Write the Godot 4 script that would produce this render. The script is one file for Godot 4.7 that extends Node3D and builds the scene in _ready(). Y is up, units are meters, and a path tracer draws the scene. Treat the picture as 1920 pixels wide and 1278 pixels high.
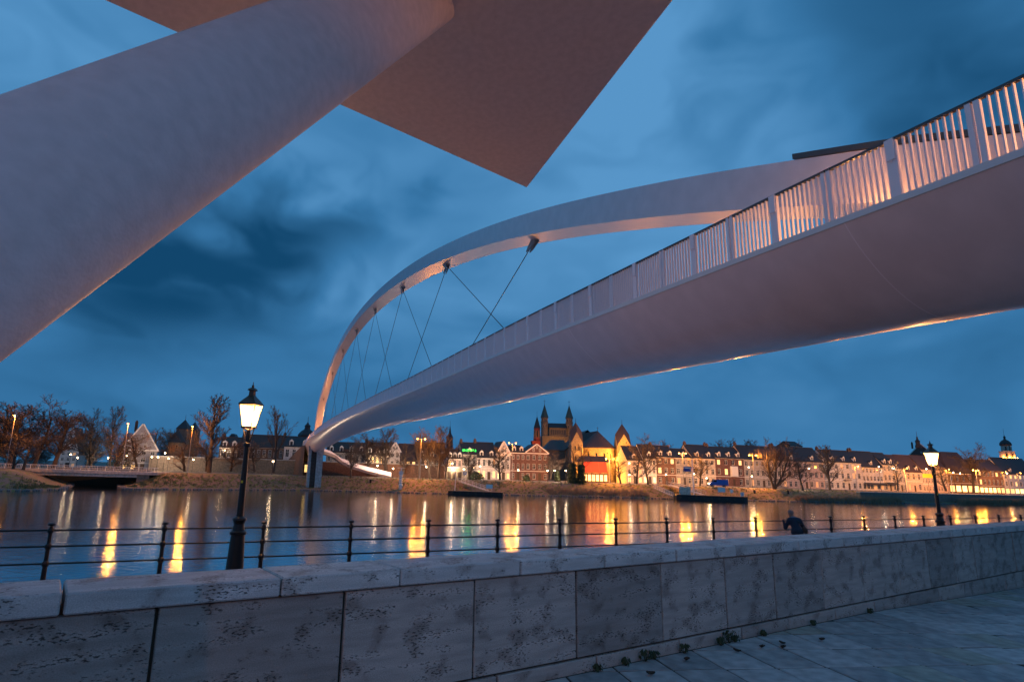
extends Node3D
# Dusk on a river quay: a white arched footbridge crosses to an old town. y is up, metres, the river surface lies at y = 0.
const ARCH := [[4.0, 10.2], [9.4, 12.6], [12.0, 13.72], [20.0, 16.67], [30.0, 19.89], [40.0, 22.63], [50.0, 24.97], [60.0, 26.95], [70.0, 28.6], [80.0, 29.96], [90.0, 31.04], [100.0, 31.82], [110.0, 32.29], [120.0, 32.43], [130.0, 32.2], [140.0, 31.53], [150.0, 30.36], [158.0, 29.01], [165.0, 27.49], [171.0, 25.91], [176.0, 24.37], [180.0, 21.77], [183.2, 18.77], [185.4, 15.57]]
const HOUSES := [{"n": "town_house", "a": [65.0, -235.6], "b": [71.4, -236.6], "y": 3.9, "e": 8.8, "r": 14.0, "st": "side", "w": "cream", "ro": "slate", "f": 3, "c": 3, "d": 10, "lit": "g", "dorm": 1, "chim": 0, "shop": 0, "l": "cream town house with lit ground floor right of the church apse", "cat": "house", "g": "houses along the far quay", "t": "trim_white"}, {"n": "town_house", "a": [71.5, -236.6], "b": [77.0, -237.4], "y": 3.9, "e": 9.8, "r": 14.9, "st": "side", "w": "white", "ro": "slate", "f": 3, "c": 3, "d": 10, "lit": "G", "dorm": 1, "chim": 0, "shop": 0, "l": "white house with two bright yellow ground floor windows behind a bare tree", "cat": "house", "g": "houses along the far quay", "t": "trim_white"}, {"n": "town_house", "a": [77.1, -237.4], "b": [85.1, -239.4], "y": 3.9, "e": 10.4, "r": 14.7, "st": "side", "w": "brown_brick", "ro": "slate", "f": 3, "c": 3, "d": 10, "lit": "u", "dorm": 2, "chim": 1, "shop": 0, "l": "brown brick house with arched dark doorway and two small dormers", "cat": "house", "g": "houses along the far quay", "t": "trim_white"}, {"n": "town_house", "a": [85.2, -239.5], "b": [92.7, -242.0], "y": 3.9, "e": 10.3, "r": 13.8, "st": "side", "w": "grey_stucco", "ro": "slate", "f": 3, "c": 3, "d": 10, "lit": "", "dorm": 1, "chim": 1, "shop": 0, "l": "narrow grey stucco house behind the tall twin lamp by the landing stage", "cat": "house", "g": "houses along the far quay", "t": "trim_white"}, {"n": "town_house", "a": [92.8, -242.0], "b": [103.2, -245.4], "y": 3.88, "e": 10.6, "r": 15.7, "st": "side", "w": "cream", "ro": "slate", "f": 3, "c": 4, "d": 10, "lit": "", "dorm": 2, "chim": 2, "shop": 0, "l": "cream house with steep slate roof, raised end gables and two dormers", "cat": "house", "g": "houses along the far quay", "t": "trim_white"}, {"n": "town_house", "a": [103.2, -245.5], "b": [116.7, -249.8], "y": 3.82, "e": 11.1, "r": 15.4, "st": "side", "w": "red_brick", "ro": "slate", "f": 3, "c": 4, "d": 10, "lit": "o", "dorm": 3, "chim": 1, "shop": 0, "l": "red brick house with white cornice and white oriel behind the blue van", "cat": "house", "g": "houses along the far quay", "t": "trim_white"}, {"n": "town_house", "a": [116.7, -249.8], "b": [135.0, -255.4], "y": 3.76, "e": 11.1, "r": 16.6, "st": "side", "w": "pale_stone", "ro": "slate", "f": 3, "c": 7, "d": 10, "lit": "s", "dorm": 0, "chim": 2, "shop": 0, "l": "pale stone house of seven window bays left of the big leaning tree", "cat": "house", "g": "houses along the far quay", "t": "trim_white"}, {"n": "town_house", "a": [135.1, -255.5], "b": [156.3, -261.8], "y": 3.68, "e": 11.2, "r": 17.0, "st": "side", "w": "pink_stucco", "ro": "slate", "f": 3, "c": 8, "d": 10, "lit": "", "dorm": 2, "chim": 1, "shop": 0, "l": "long pale pink house behind the leaning tree and its smaller neighbour", "cat": "house", "g": "houses along the far quay", "t": "trim_white"}, {"n": "town_house", "a": [156.4, -261.8], "b": [158.6, -262.6], "y": 3.63, "e": 10.8, "r": 14.8, "st": "side", "w": "blue_stucco", "ro": "slate", "f": 3, "c": 1, "d": 10, "lit": "", "dorm": 1, "chim": 0, "shop": 0, "l": "very narrow blue grey house squeezed between pink and white houses", "cat": "house", "g": "houses along the far quay", "t": "trim_white"}, {"n": "town_house", "a": [158.7, -262.6], "b": [177.8, -269.9], "y": 3.59, "e": 11.6, "r": 16.7, "st": "side", "w": "white", "ro": "slate", "f": 3, "c": 6, "d": 10, "lit": "", "dorm": 3, "chim": 2, "shop": 0, "l": "large white house with balcony over its door and three dormers", "cat": "house", "g": "houses along the far quay", "t": "trim_white"}, {"n": "town_house", "a": [177.9, -269.9], "b": [190.4, -274.6], "y": 3.53, "e": 10.2, "r": 16.9, "st": "side", "w": "white", "ro": "slate", "f": 3, "c": 6, "d": 10, "lit": "", "dorm": 1, "chim": 1, "shop": 1, "l": "lower white house with black shop front under a deep slate roof", "cat": "house", "g": "houses along the far quay", "t": "trim_white"}, {"n": "town_house", "a": [190.5, -274.6], "b": [197.8, -277.2], "y": 3.5, "e": 11.5, "r": 16.7, "st": "side", "w": "cream", "ro": "slate", "f": 3, "c": 3, "d": 10, "lit": "", "dorm": 2, "chim": 0, "shop": 0, "l": "narrow cream house with dark awnings and two white dormers", "cat": "house", "g": "houses along the far quay", "t": "trim_white"}, {"n": "town_house", "a": [197.9, -277.3], "b": [204.0, -279.4], "y": 3.48, "e": 10.0, "r": 16.0, "st": "side", "w": "pale_stone", "ro": "brown_tile", "f": 3, "c": 3, "d": 10, "lit": "s", "dorm": 0, "chim": 0, "shop": 0, "l": "small sandstone house just right of the narrow cream one", "cat": "house", "g": "houses along the far quay", "t": "trim_white"}, {"n": "town_house", "a": [204.1, -279.5], "b": [213.9, -282.9], "y": 3.45, "e": 8.9, "r": 16.3, "st": "side", "w": "pink_stucco", "ro": "brown_tile", "f": 2, "c": 3, "d": 10, "lit": "", "dorm": 2, "chim": 0, "shop": 0, "l": "low pinkish house with brown roof behind the yellow height sign", "cat": "house", "g": "houses along the far quay", "t": "trim_white"}, {"n": "town_house", "a": [214.0, -283.0], "b": [230.5, -288.6], "y": 3.41, "e": 10.3, "r": 16.4, "st": "side", "w": "pink_stucco", "ro": "brown_tile", "f": 3, "c": 9, "d": 10, "lit": "s", "dorm": 0, "chim": 0, "shop": 0, "l": "pink house of closely set tall windows behind the quay lantern", "cat": "house", "g": "houses along the far quay", "t": "trim_white"}, {"n": "town_house", "a": [230.6, -288.6], "b": [250.4, -295.2], "y": 3.35, "e": 8.9, "r": 19.2, "st": "hip", "w": "brown_brick", "ro": "brown_tile", "f": 2, "c": 5, "d": 10, "lit": "s", "dorm": 0, "chim": 0, "shop": 2, "l": "wide brown house under a great hipped roof on the quay", "cat": "house", "g": "houses along the far quay", "t": "trim_white"}, {"n": "town_house", "a": [250.5, -295.3], "b": [267.4, -300.7], "y": 3.29, "e": 11.0, "r": 16.1, "st": "side", "w": "brown_brick", "ro": "brown_tile", "f": 3, "c": 6, "d": 10, "lit": "u", "dorm": 0, "chim": 0, "shop": 2, "l": "brown brick house above a row of glowing cafe windows", "cat": "house", "g": "houses along the far quay", "t": "trim_white"}, {"n": "town_house", "a": [267.5, -300.7], "b": [291.4, -308.9], "y": 3.25, "e": 10.0, "r": 17.6, "st": "side", "w": "white", "ro": "slate", "f": 3, "c": 7, "d": 10, "lit": "u", "dorm": 2, "chim": 0, "shop": 2, "l": "white house with lit shop windows below the domed tower", "cat": "house", "g": "houses along the far quay", "t": "trim_white"}, {"n": "gabled_hall", "a": [242.5, -334.0], "b": [257.1, -323.0], "y": 3.43, "e": 14.5, "r": 24.7, "st": "front", "w": "red_brick", "ro": "brown_tile", "f": 3, "c": 5, "d": 16, "lit": "", "dorm": 0, "chim": 1, "shop": 0, "l": "tall red brick hall with broad gable rising behind the pink house", "cat": "building", "g": "", "t": "trim_white"}, {"n": "roof_block", "a": [149.1, -273.0], "b": [155.3, -274.8], "y": 3.68, "e": 18.3, "r": 20.2, "st": "side", "w": "dark_brick", "ro": "slate", "f": 3, "c": 2, "d": 8, "lit": "", "dorm": 0, "chim": 0, "shop": 0, "l": "dark square attic block poking above the long roofs", "cat": "building", "g": "", "t": "trim_white"}, {"n": "town_house", "a": [25.4, -229.2], "b": [34.2, -230.9], "y": 3.9, "e": 10.1, "r": 13.3, "st": "front", "w": "red_brick", "ro": "slate", "f": 3, "c": 4, "d": 10, "lit": "", "dorm": 0, "chim": 0, "shop": 0, "l": "dark brick house with white edged gable left of the church", "cat": "house", "g": "houses beside the church", "t": "trim_white"}, {"n": "town_house", "a": [19.8, -227.8], "b": [25.4, -229.2], "y": 3.9, "e": 10.0, "r": 12.8, "st": "mansard", "w": "red_brick", "ro": "slate", "f": 3, "c": 3, "d": 10, "lit": "", "dorm": 2, "chim": 0, "shop": 0, "l": "red brick house with flat topped slate attic behind the twin lamp", "cat": "house", "g": "houses beside the church", "t": "trim_white"}, {"n": "town_house", "a": [14.6, -226.6], "b": [19.7, -227.8], "y": 3.9, "e": 9.3, "r": 13.9, "st": "front", "w": "white", "ro": "slate", "f": 3, "c": 3, "d": 10, "lit": "G", "dorm": 0, "chim": 0, "shop": 0, "l": "white gabled house with glowing ground floor left of the brick houses", "cat": "house", "g": "houses beside the church", "t": "trim_white"}, {"n": "town_house", "a": [7.1, -224.7], "b": [14.5, -226.5], "y": 3.9, "e": 7.9, "r": 13.3, "st": "side", "w": "white", "ro": "slate", "f": 2, "c": 4, "d": 10, "lit": "g", "dorm": 2, "chim": 1, "shop": 0, "l": "white house with skylights under a steep dark roof", "cat": "house", "g": "houses beside the church", "t": "trim_white"}, {"n": "town_house", "a": [1.9, -223.3], "b": [7.1, -224.6], "y": 3.9, "e": 8.8, "r": 13.0, "st": "side", "w": "grey_stucco", "ro": "slate", "f": 2, "c": 3, "d": 10, "lit": "", "dorm": 1, "chim": 1, "shop": 0, "l": "grey house whose roof carries the green neon sign", "cat": "house", "g": "houses beside the church", "t": "trim_white"}, {"n": "town_house", "a": [-3.5, -221.9], "b": [1.8, -223.3], "y": 3.9, "e": 7.1, "r": 10.3, "st": "side", "w": "pink_stucco", "ro": "slate", "f": 2, "c": 3, "d": 10, "lit": "u", "dorm": 3, "chim": 0, "shop": 0, "l": "pink house with white dormers below the thin church spire", "cat": "house", "g": "houses beside the church", "t": "trim_white"}, {"n": "town_house", "a": [-14.8, -225.0], "b": [-3.7, -227.9], "y": 3.9, "e": 7.1, "r": 12.7, "st": "side", "w": "dark_brick", "ro": "brown_tile", "f": 2, "c": 5, "d": 10, "lit": "", "dorm": 3, "chim": 0, "shop": 0, "l": "long dark brick house hidden by bare trees left of the spire", "cat": "house", "g": "houses behind the old wall", "t": "trim_white"}, {"n": "town_house", "a": [-20.8, -223.4], "b": [-14.9, -225.0], "y": 3.9, "e": 6.0, "r": 11.8, "st": "side", "w": "brown_brick", "ro": "brown_tile", "f": 2, "c": 3, "d": 10, "lit": "u", "dorm": 0, "chim": 0, "shop": 0, "l": "brown brick house right of the white scrolled gable", "cat": "house", "g": "houses behind the old wall", "t": "trim_white"}, {"n": "town_house", "a": [-24.3, -220.4], "b": [-20.7, -221.4], "y": 3.9, "e": 9.0, "r": 12.1, "st": "front", "w": "white", "ro": "brown_tile", "f": 3, "c": 2, "d": 10, "lit": "", "dorm": 0, "chim": 0, "shop": 0, "l": "white house with tall scrolled gable among bare trees", "cat": "house", "g": "houses behind the old wall", "t": "trim_white"}, {"n": "town_house", "a": [-32.6, -218.4], "b": [-24.4, -220.4], "y": 3.9, "e": 7.5, "r": 11.8, "st": "side", "w": "cream", "ro": "brown_tile", "f": 2, "c": 5, "d": 10, "lit": "GU", "dorm": 3, "chim": 1, "shop": 0, "l": "cream house with brightly lit windows seen through bare trees", "cat": "house", "g": "houses behind the old wall", "t": "trim_white"}, {"n": "town_house", "a": [-47.0, -219.9], "b": [-33.2, -222.4], "y": 3.9, "e": 8.0, "r": 11.6, "st": "side", "w": "grey_stucco", "ro": "brown_tile", "f": 2, "c": 7, "d": 10, "lit": "", "dorm": 4, "chim": 1, "shop": 0, "l": "long grey house with arched dormers right of the bridge pier", "cat": "house", "g": "houses behind the old wall", "t": "trim_white"}, {"n": "town_house", "a": [-58.9, -208.2], "b": [-50.2, -209.9], "y": 3.9, "e": 9.2, "r": 12.6, "st": "side", "w": "white", "ro": "slate", "f": 2, "c": 4, "d": 10, "lit": "g", "dorm": 2, "chim": 0, "shop": 0, "l": "white house with two arched dormers just left of the pier", "cat": "house", "g": "houses behind the old wall", "t": "trim_white"}, {"n": "long_building", "a": [-77.0, -216.4], "b": [-62.1, -219.2], "y": 3.9, "e": 8.9, "r": 13.2, "st": "side", "w": "brown_brick", "ro": "brown_tile", "f": 2, "c": 8, "d": 10, "lit": "", "dorm": 0, "chim": 2, "shop": 0, "l": "long brown building with plain roof between lamp and pier", "cat": "building", "g": "houses behind the old wall", "t": "trim_white"}, {"n": "town_house", "a": [-82.8, -213.1], "b": [-76.5, -214.4], "y": 3.9, "e": 8.4, "r": 11.9, "st": "side", "w": "dark_brick", "ro": "brown_tile", "f": 2, "c": 3, "d": 10, "lit": "g", "dorm": 2, "chim": 1, "shop": 0, "l": "dark house with dormers left of the near lamp post", "cat": "house", "g": "houses behind the old wall", "t": "trim_white"}, {"n": "dormer_block", "a": [-83.8, -221.5], "b": [-80.6, -222.1], "y": 3.9, "e": 10.5, "r": 13.6, "st": "mansard", "w": "dark_brick", "ro": "slate", "f": 2, "c": 2, "d": 10, "lit": "", "dorm": 0, "chim": 0, "shop": 0, "l": "tall dark attic block with two white windows above the wall", "cat": "building", "g": "", "t": "trim_white"}, {"n": "town_house", "a": [-105.2, -192.5], "b": [-96.3, -197.1], "y": 3.9, "e": 6.4, "r": 14.4, "st": "front", "w": "lilac_render", "ro": "slate", "f": 3, "c": 4, "d": 16, "lit": "g", "dorm": 0, "chim": 1, "shop": 0, "l": "white house with tall steep gable at the canal mouth", "cat": "house", "g": "houses at the canal mouth", "t": "trim_white"}, {"n": "town_house", "a": [-133.2, -206.4], "b": [-128.4, -207.8], "y": 3.9, "e": 5.4, "r": 13.4, "st": "front", "w": "white", "ro": "brown_tile", "f": 3, "c": 3, "d": 10, "lit": "", "dorm": 0, "chim": 0, "shop": 0, "l": "white gabled house half hidden by trees at the canal", "cat": "house", "g": "houses at the canal mouth", "t": "trim_white"}]
const TREES := [{"p": [-120.7, 3.4, -160.0], "h": 18.1, "w": 13.4, "v": 0, "l": "tall bare tree cut by the picture edge at far left", "g": "bare trees on the far bank"}, {"p": [-114.7, 2.9, -158.0], "h": 18.0, "w": 11.9, "v": 1, "l": "tall bare tree behind the first slim lamp at the low bridge", "g": "bare trees on the far bank"}, {"p": [-113.2, 3.6, -165.0], "h": 20.2, "w": 13.9, "v": 2, "l": "tallest bare tree of the clump left of the canal", "g": "bare trees on the far bank"}, {"p": [-108.4, 3.8, -166.0], "h": 17.5, "w": 11.0, "v": 0, "l": "bare tree at the clump's edge above the low bridge", "g": "bare trees on the far bank"}, {"p": [-107.4, 3.2, -150.0], "h": 9.2, "w": 6.6, "v": 4, "l": "small bare tree close behind the low bridge railing, beside the lamp", "g": "bare trees on the far bank"}, {"p": [-105.1, 3.6, -150.0], "h": 8.5, "w": 7.3, "v": 3, "l": "second small bare tree close behind the low bridge railing", "g": "bare trees on the far bank"}, {"p": [-105.3, 4.2, -178.0], "h": 16.6, "w": 13.8, "v": 5, "l": "dense round dark tree between the canal and white gable", "g": "bare trees on the far bank"}, {"p": [-104.5, 4.5, -186.0], "h": 19.0, "w": 5.9, "v": 1, "l": "thin bare tree rising above the round dark tree", "g": "bare trees on the far bank"}, {"p": [-113.8, 4.3, -190.0], "h": 18.8, "w": 3.7, "v": 4, "l": "slim bare treetop showing above the round dark tree", "g": "bare trees on the far bank"}, {"p": [-95.5, 4.1, -172.0], "h": 11.7, "w": 9.4, "v": 6, "l": "russet bushy tree left of the white gable", "g": "bare trees on the far bank"}, {"p": [-88.0, 4.5, -170.0], "h": 10.6, "w": 9.6, "v": 6, "l": "russet bushy tree in front of the white gable", "g": "bare trees on the far bank"}, {"p": [-99.4, 5.5, -200.0], "h": 12.3, "w": 7.1, "v": 3, "l": "bare tree right of the white gabled house roof", "g": "bare trees on the far bank"}, {"p": [-95.4, 5.5, -205.0], "h": 12.7, "w": 8.2, "v": 3, "l": "bare tree left of the old gate towers", "g": "bare trees on the far bank"}, {"p": [-78.5, 4.4, -178.0], "h": 8.2, "w": 9.1, "v": 6, "l": "low russet tree in front of the old gate towers", "g": "bare trees on the far bank"}, {"p": [-71.3, 4.6, -178.0], "h": 22.4, "w": 10.4, "v": 1, "l": "tall bare tree with rounded crown near the gate towers", "g": "bare trees on the far bank"}, {"p": [-73.0, 4.5, -180.0], "h": 9.8, "w": 9.5, "v": 2, "l": "low broad bare tree at the foot of the tall one", "g": "bare trees on the far bank"}, {"p": [-66.6, 4.7, -182.0], "h": 9.0, "w": 8.4, "v": 6, "l": "russet tree just left of the near lamp post", "g": "bare trees on the far bank"}, {"p": [-58.8, 4.8, -180.0], "h": 8.7, "w": 10.5, "v": 6, "l": "russet round tree just right of the near lamp post", "g": "bare trees on the far bank"}, {"p": [-54.7, 5.0, -184.0], "h": 20.0, "w": 9.1, "v": 3, "l": "tall sparse bare tree right of the near lamp post", "g": "bare trees on the far bank"}, {"p": [-31.9, 3.4, -186.0], "h": 12.5, "w": 9.5, "v": 2, "l": "bare tree right of the bridge pier beside the ramp", "g": "bare trees on the far bank"}, {"p": [-29.1, 4.8, -205.0], "h": 14.0, "w": 11.2, "v": 0, "l": "bare tree behind the ramp under the bridge", "g": "bare trees on the far bank"}, {"p": [-23.4, 4.9, -205.0], "h": 15.4, "w": 11.2, "v": 1, "l": "bare tree before the bright cream house", "g": "bare trees on the far bank"}, {"p": [-17.6, 5.5, -205.0], "h": 9.8, "w": 9.4, "v": 4, "l": "bare tree left of the tall twin lamp", "g": "bare trees on the far bank"}, {"p": [-11.8, 4.0, -197.0], "h": 16.2, "w": 8.0, "v": 3, "l": "first bare tree of the four right of the white marker pole", "g": "bare trees on the far bank"}, {"p": [-8.5, 3.9, -196.0], "h": 15.2, "w": 7.6, "v": 0, "l": "second bare tree of the four right of the white marker pole", "g": "bare trees on the far bank"}, {"p": [-5.7, 4.1, -192.0], "h": 16.6, "w": 9.2, "v": 1, "l": "third bare tree of the four right of the white marker pole", "g": "bare trees on the far bank"}, {"p": [-3.7, 3.9, -192.0], "h": 14.1, "w": 7.5, "v": 2, "l": "fourth bare tree of the four, left of the thin spire", "g": "bare trees on the far bank"}, {"p": [4.1, 3.0, -193.0], "h": 11.3, "w": 7.8, "v": 2, "l": "bare tree below the green neon sign", "g": "bare trees on the far bank"}, {"p": [13.9, 4.4, -198.0], "h": 10.4, "w": 9.1, "v": 1, "l": "bare tree before the white gabled house with glowing ground floor", "g": "bare trees on the far bank"}, {"p": [37.5, 3.5, -200.0], "h": 13.5, "w": 7.1, "v": 7, "l": "left ivy wrapped tree of the pair before the church", "g": "bare trees on the far bank"}, {"p": [40.3, 3.6, -200.0], "h": 12.8, "w": 6.7, "v": 7, "l": "right ivy wrapped tree of the pair before the church", "g": "bare trees on the far bank"}, {"p": [32.6, 4.9, -215.0], "h": 9.3, "w": 8.7, "v": 2, "l": "bare tree between the brick house and the church", "g": "bare trees on the far bank"}, {"p": [54.7, 4.2, -206.0], "h": 8.6, "w": 5.8, "v": 4, "l": "small bare tree right of the red awning", "g": "bare trees on the far bank"}, {"p": [60.0, 4.4, -206.0], "h": 9.3, "w": 6.2, "v": 4, "l": "small bare tree before the cream house with lit ground floor", "g": "bare trees on the far bank"}, {"p": [64.5, 4.1, -208.0], "h": 17.4, "w": 12.1, "v": 2, "l": "large bare tree before the white house with yellow windows", "g": "bare trees on the far bank"}, {"p": [85.8, 5.5, -252.0], "h": 16.7, "w": 7.6, "v": 3, "l": "bare treetop rising behind the brown brick house", "g": "bare trees on the far bank"}, {"p": [82.7, 4.3, -210.0], "h": 10.9, "w": 9.7, "v": 2, "l": "bare tree right of the twin lamp near the landing stage", "g": "bare trees on the far bank"}, {"p": [112.2, 5.5, -262.0], "h": 17.9, "w": 5.6, "v": 4, "l": "slim treetop rising behind the slate roofs", "g": "bare trees on the far bank"}, {"p": [121.5, 5.5, -268.0], "h": 18.8, "w": 12.3, "v": 0, "l": "left bare treetop behind the red brick house roof", "g": "bare trees on the far bank"}, {"p": [128.1, 5.5, -268.0], "h": 18.7, "w": 11.4, "v": 1, "l": "right bare treetop behind the red brick house roof", "g": "bare trees on the far bank"}, {"p": [108.9, 3.9, -212.0], "h": 18.0, "w": 16.1, "v": 8, "l": "big leaning bare tree on the grass bank", "g": "bare trees on the far bank"}, {"p": [119.9, 3.8, -214.0], "h": 12.6, "w": 11.0, "v": 2, "l": "bare tree right of the big leaning one", "g": "bare trees on the far bank"}, {"p": [137.8, 3.6, -228.0], "h": 16.9, "w": 9.3, "v": 1, "l": "bare tree before the large white house", "g": "bare trees on the far bank"}, {"p": [175.7, 4.3, -246.0], "h": 12.1, "w": 4.4, "v": 4, "l": "slim bare tree before the sandstone house", "g": "bare trees on the far bank"}, {"p": [207.7, 4.5, -262.0], "h": 10.9, "w": 6.9, "v": 4, "l": "slim bare tree right of the quay lantern", "g": "bare trees on the far bank"}, {"p": [237.7, 4.3, -284.0], "h": 22.6, "w": 18.1, "v": 2, "l": "bare tree before the hipped brown roof", "g": "bare trees on the far bank"}]
const LAMPS := [{"p": [-107.9, 16.4, -148.0], "b": 4.0, "t": "tall", "e": 1, "l": "slim tall lamp leaning over the low bridge at far left"}, {"p": [-85.6, 15.9, -158.0], "b": 4.6, "t": "tall", "e": 1, "l": "slim tall lamp at the low bridge in front of the white gable"}, {"p": [-74.1, 16.4, -170.0], "b": 4.2, "t": "tall", "e": 1, "l": "slim tall lamp between gate towers and round crowned tree"}, {"p": [-11.1, 15.6, -185.0], "b": 4.6, "t": "twin", "e": 1, "l": "twin headed tall lamp among the four bare trees"}, {"p": [17.9, 15.9, -200.0], "b": 4.3, "t": "twin", "e": 1, "l": "twin headed tall lamp before the red brick house"}, {"p": [51.1, 11.8, -206.0], "b": 4.1, "t": "twin", "e": 2, "l": "twin headed tall lamp glaring beside the red awning"}, {"p": [77.2, 14.6, -210.0], "b": 4.5, "t": "twin", "e": 2, "l": "twin headed tall lamp behind the landing stage mast"}, {"p": [103.2, 14.8, -214.0], "b": 4.0, "t": "twin", "e": 2, "l": "twin headed tall lamp left of the big leaning tree"}, {"p": [180.5, 12.8, -248.0], "b": 4.4, "t": "arm", "e": 2, "l": "single armed lamp before the sandstone house"}, {"p": [152.3, 12.5, -235.0], "b": 3.9, "t": "arm", "e": 1, "l": "single armed lamp before the large white house"}, {"p": [208.7, 13.2, -262.0], "b": 4.1, "t": "arm", "e": 2, "l": "single armed lamp right of the quay lantern"}, {"p": [223.2, 13.2, -264.0], "b": 4.2, "t": "twin", "e": 2, "l": "twin headed tall lamp before the hipped brown house"}, {"p": [253.3, 13.3, -285.0], "b": 4.2, "t": "arm", "e": 1, "l": "single armed lamp left of the white house with lit shops"}, {"p": [264.7, 13.2, -290.0], "b": 4.3, "t": "arm", "e": 1, "l": "single armed lamp at the far right end of the quay"}, {"p": [-116.2, 8.0, -185.0], "b": 4.8, "t": "globe", "e": 0.45, "l": "first globe lamp left of the round dark tree"}, {"p": [-112.1, 7.1, -182.0], "b": 4.9, "t": "globe", "e": 0.45, "l": "second globe lamp left of the round dark tree"}, {"p": [-100.9, 7.3, -178.0], "b": 4.9, "t": "globe", "e": 0.45, "l": "globe lamp in front of the russet tree"}, {"p": [-94.5, 7.9, -176.0], "b": 4.8, "t": "globe", "e": 0.45, "l": "globe lamp below the white gable"}, {"p": [-91.8, 8.0, -185.0], "b": 4.9, "t": "globe", "e": 0.45, "l": "globe lamp at the right corner of the white gable"}, {"p": [-90.9, 8.0, -187.0], "b": 4.8, "t": "globe", "e": 0.45, "l": "globe lamp between the white gable and gate towers"}, {"p": [-87.5, 9.2, -184.0], "b": 4.7, "t": "globe", "e": 0.9, "l": "brighter globe lamp on the path to the gate towers"}, {"p": [-88.1, 7.7, -188.0], "b": 4.9, "t": "globe", "e": 0.45, "l": "small globe lamp right of the brighter path lamp"}, {"p": [-79.7, 7.6, -186.0], "b": 4.6, "t": "globe", "e": 0.45, "l": "globe lamp under the low russet tree"}, {"p": [-80.4, 11.2, -212.0], "b": 6.5, "t": "globe", "e": 0.45, "l": "globe lamp on the wall top left of the near lamp post"}, {"p": [-55.1, 7.7, -184.0], "b": 5.4, "t": "globe", "e": 0.45, "l": "globe lamp at the wall left of the pier"}, {"p": [-29.8, 11.1, -214.0], "b": 6.2, "t": "globe", "e": 1, "l": "globe lamp before the bright cream house"}, {"p": [-25.3, 7.4, -196.0], "b": 3.9, "t": "globe", "e": 1, "l": "globe lamp at the ramp's lower end"}, {"p": [-20.3, 6.7, -196.0], "b": 3.9, "t": "globe", "e": 1, "l": "globe lamp right of the ramp's foot"}, {"p": [-9.6, 7.5, -192.0], "b": 3.9, "t": "globe", "e": 1, "l": "globe lamp at the foot of the four bare trees"}, {"p": [-1.7, 9.0, -213.0], "b": 6.1, "t": "globe", "e": 1, "l": "upper globe lamp on the orange gate wall"}, {"p": [-1.5, 6.9, -200.0], "b": 4.8, "t": "globe", "e": 1, "l": "lower globe lamp before the orange gate wall"}, {"p": [2.3, 7.1, -204.0], "b": 4.5, "t": "globe", "e": 1, "l": "globe lamp beside the blue parking sign"}, {"p": [5.7, 7.9, -212.0], "b": 4.7, "t": "globe", "e": 1, "l": "globe lamp behind the dark hedge"}, {"p": [8.0, 8.3, -214.0], "b": 4.9, "t": "globe", "e": 1, "l": "globe lamp before the white house with skylights"}, {"p": [20.3, 7.4, -204.0], "b": 4.5, "t": "globe", "e": 1, "l": "globe lamp right of the twin lamp at the brick house"}, {"p": [30.3, 7.5, -206.0], "b": 4.6, "t": "globe", "e": 1, "l": "globe lamp at the corner of the gabled brick house"}, {"p": [33.3, 7.6, -210.0], "b": 4.4, "t": "globe", "e": 1, "l": "globe lamp between brick house and church"}, {"p": [37.1, 7.7, -210.0], "b": 4.2, "t": "globe", "e": 1, "l": "globe lamp left of the ivy wrapped trees"}, {"p": [59.4, 10.9, -212.0], "b": 4.6, "t": "globe", "e": 1, "l": "globe lamp before the cream house by the apse"}, {"p": [59.9, 7.0, -214.0], "b": 4.4, "t": "globe", "e": 1, "l": "low globe lamp at the cream house door"}, {"p": [75.3, 7.4, -222.0], "b": 4.5, "t": "globe", "e": 1, "l": "globe lamp over the arched dark doorway"}, {"p": [85.5, 8.0, -222.0], "b": 4.3, "t": "globe", "e": 1, "l": "globe lamp before the cream house with raised gables"}, {"p": [89.1, 6.6, -220.0], "b": 4.2, "t": "globe", "e": 1, "l": "low globe lamp left of the blue van"}, {"p": [105.4, 10.9, -222.0], "b": 4.7, "t": "globe", "e": 2, "l": "globe lamp hung before the pale stone house"}, {"p": [104.4, 7.7, -218.0], "b": 4.2, "t": "globe", "e": 1, "l": "low globe lamp before the pale stone house"}, {"p": [123.6, 7.6, -222.0], "b": 3.9, "t": "globe", "e": 1, "l": "globe lamp at the smaller tree's trunk"}, {"p": [130.6, 11.2, -228.0], "b": 4.3, "t": "globe", "e": 1, "l": "globe lamp before the long pink house"}, {"p": [165.0, 12.9, -240.0], "b": 4.6, "t": "globe", "e": 1, "l": "globe lamp before the lower white house"}, {"p": [175.0, 12.6, -246.0], "b": 4.5, "t": "globe", "e": 1, "l": "globe lamp before the narrow cream house"}, {"p": [200.5, 13.2, -262.0], "b": 4.7, "t": "globe", "e": 1, "l": "globe lamp left of the quay lantern"}, {"p": [216.6, 12.1, -268.0], "b": 4.4, "t": "globe", "e": 1, "l": "first globe lamp before the hipped brown house"}, {"p": [219.6, 11.9, -268.0], "b": 4.5, "t": "globe", "e": 1, "l": "second globe lamp before the hipped brown house"}, {"p": [259.9, 13.0, -290.0], "b": 4.4, "t": "globe", "e": 1, "l": "globe lamp before the white house with lit shops"}]
const SHORE := [[-420, -40], [-220, -98], [-90.9, -124.4], [-87.0, -128.0], [-86.5, -135.7], [-87.5, -138.7], [-124.4, -205.0], [-114.8, -205.0], [-78.4, -147.9], [-72.2, -151.9], [-60.3, -161.5], [-42.6, -173.9], [-23.6, -177.3], [-0.8, -179.1], [23.0, -185.3], [53.3, -191.4], [78.8, -193.6], [101.5, -198.8], [126.0, -208.2], [158.0, -217.9], [216.4, -241.1], [330, -292], [520, -370]]
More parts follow.
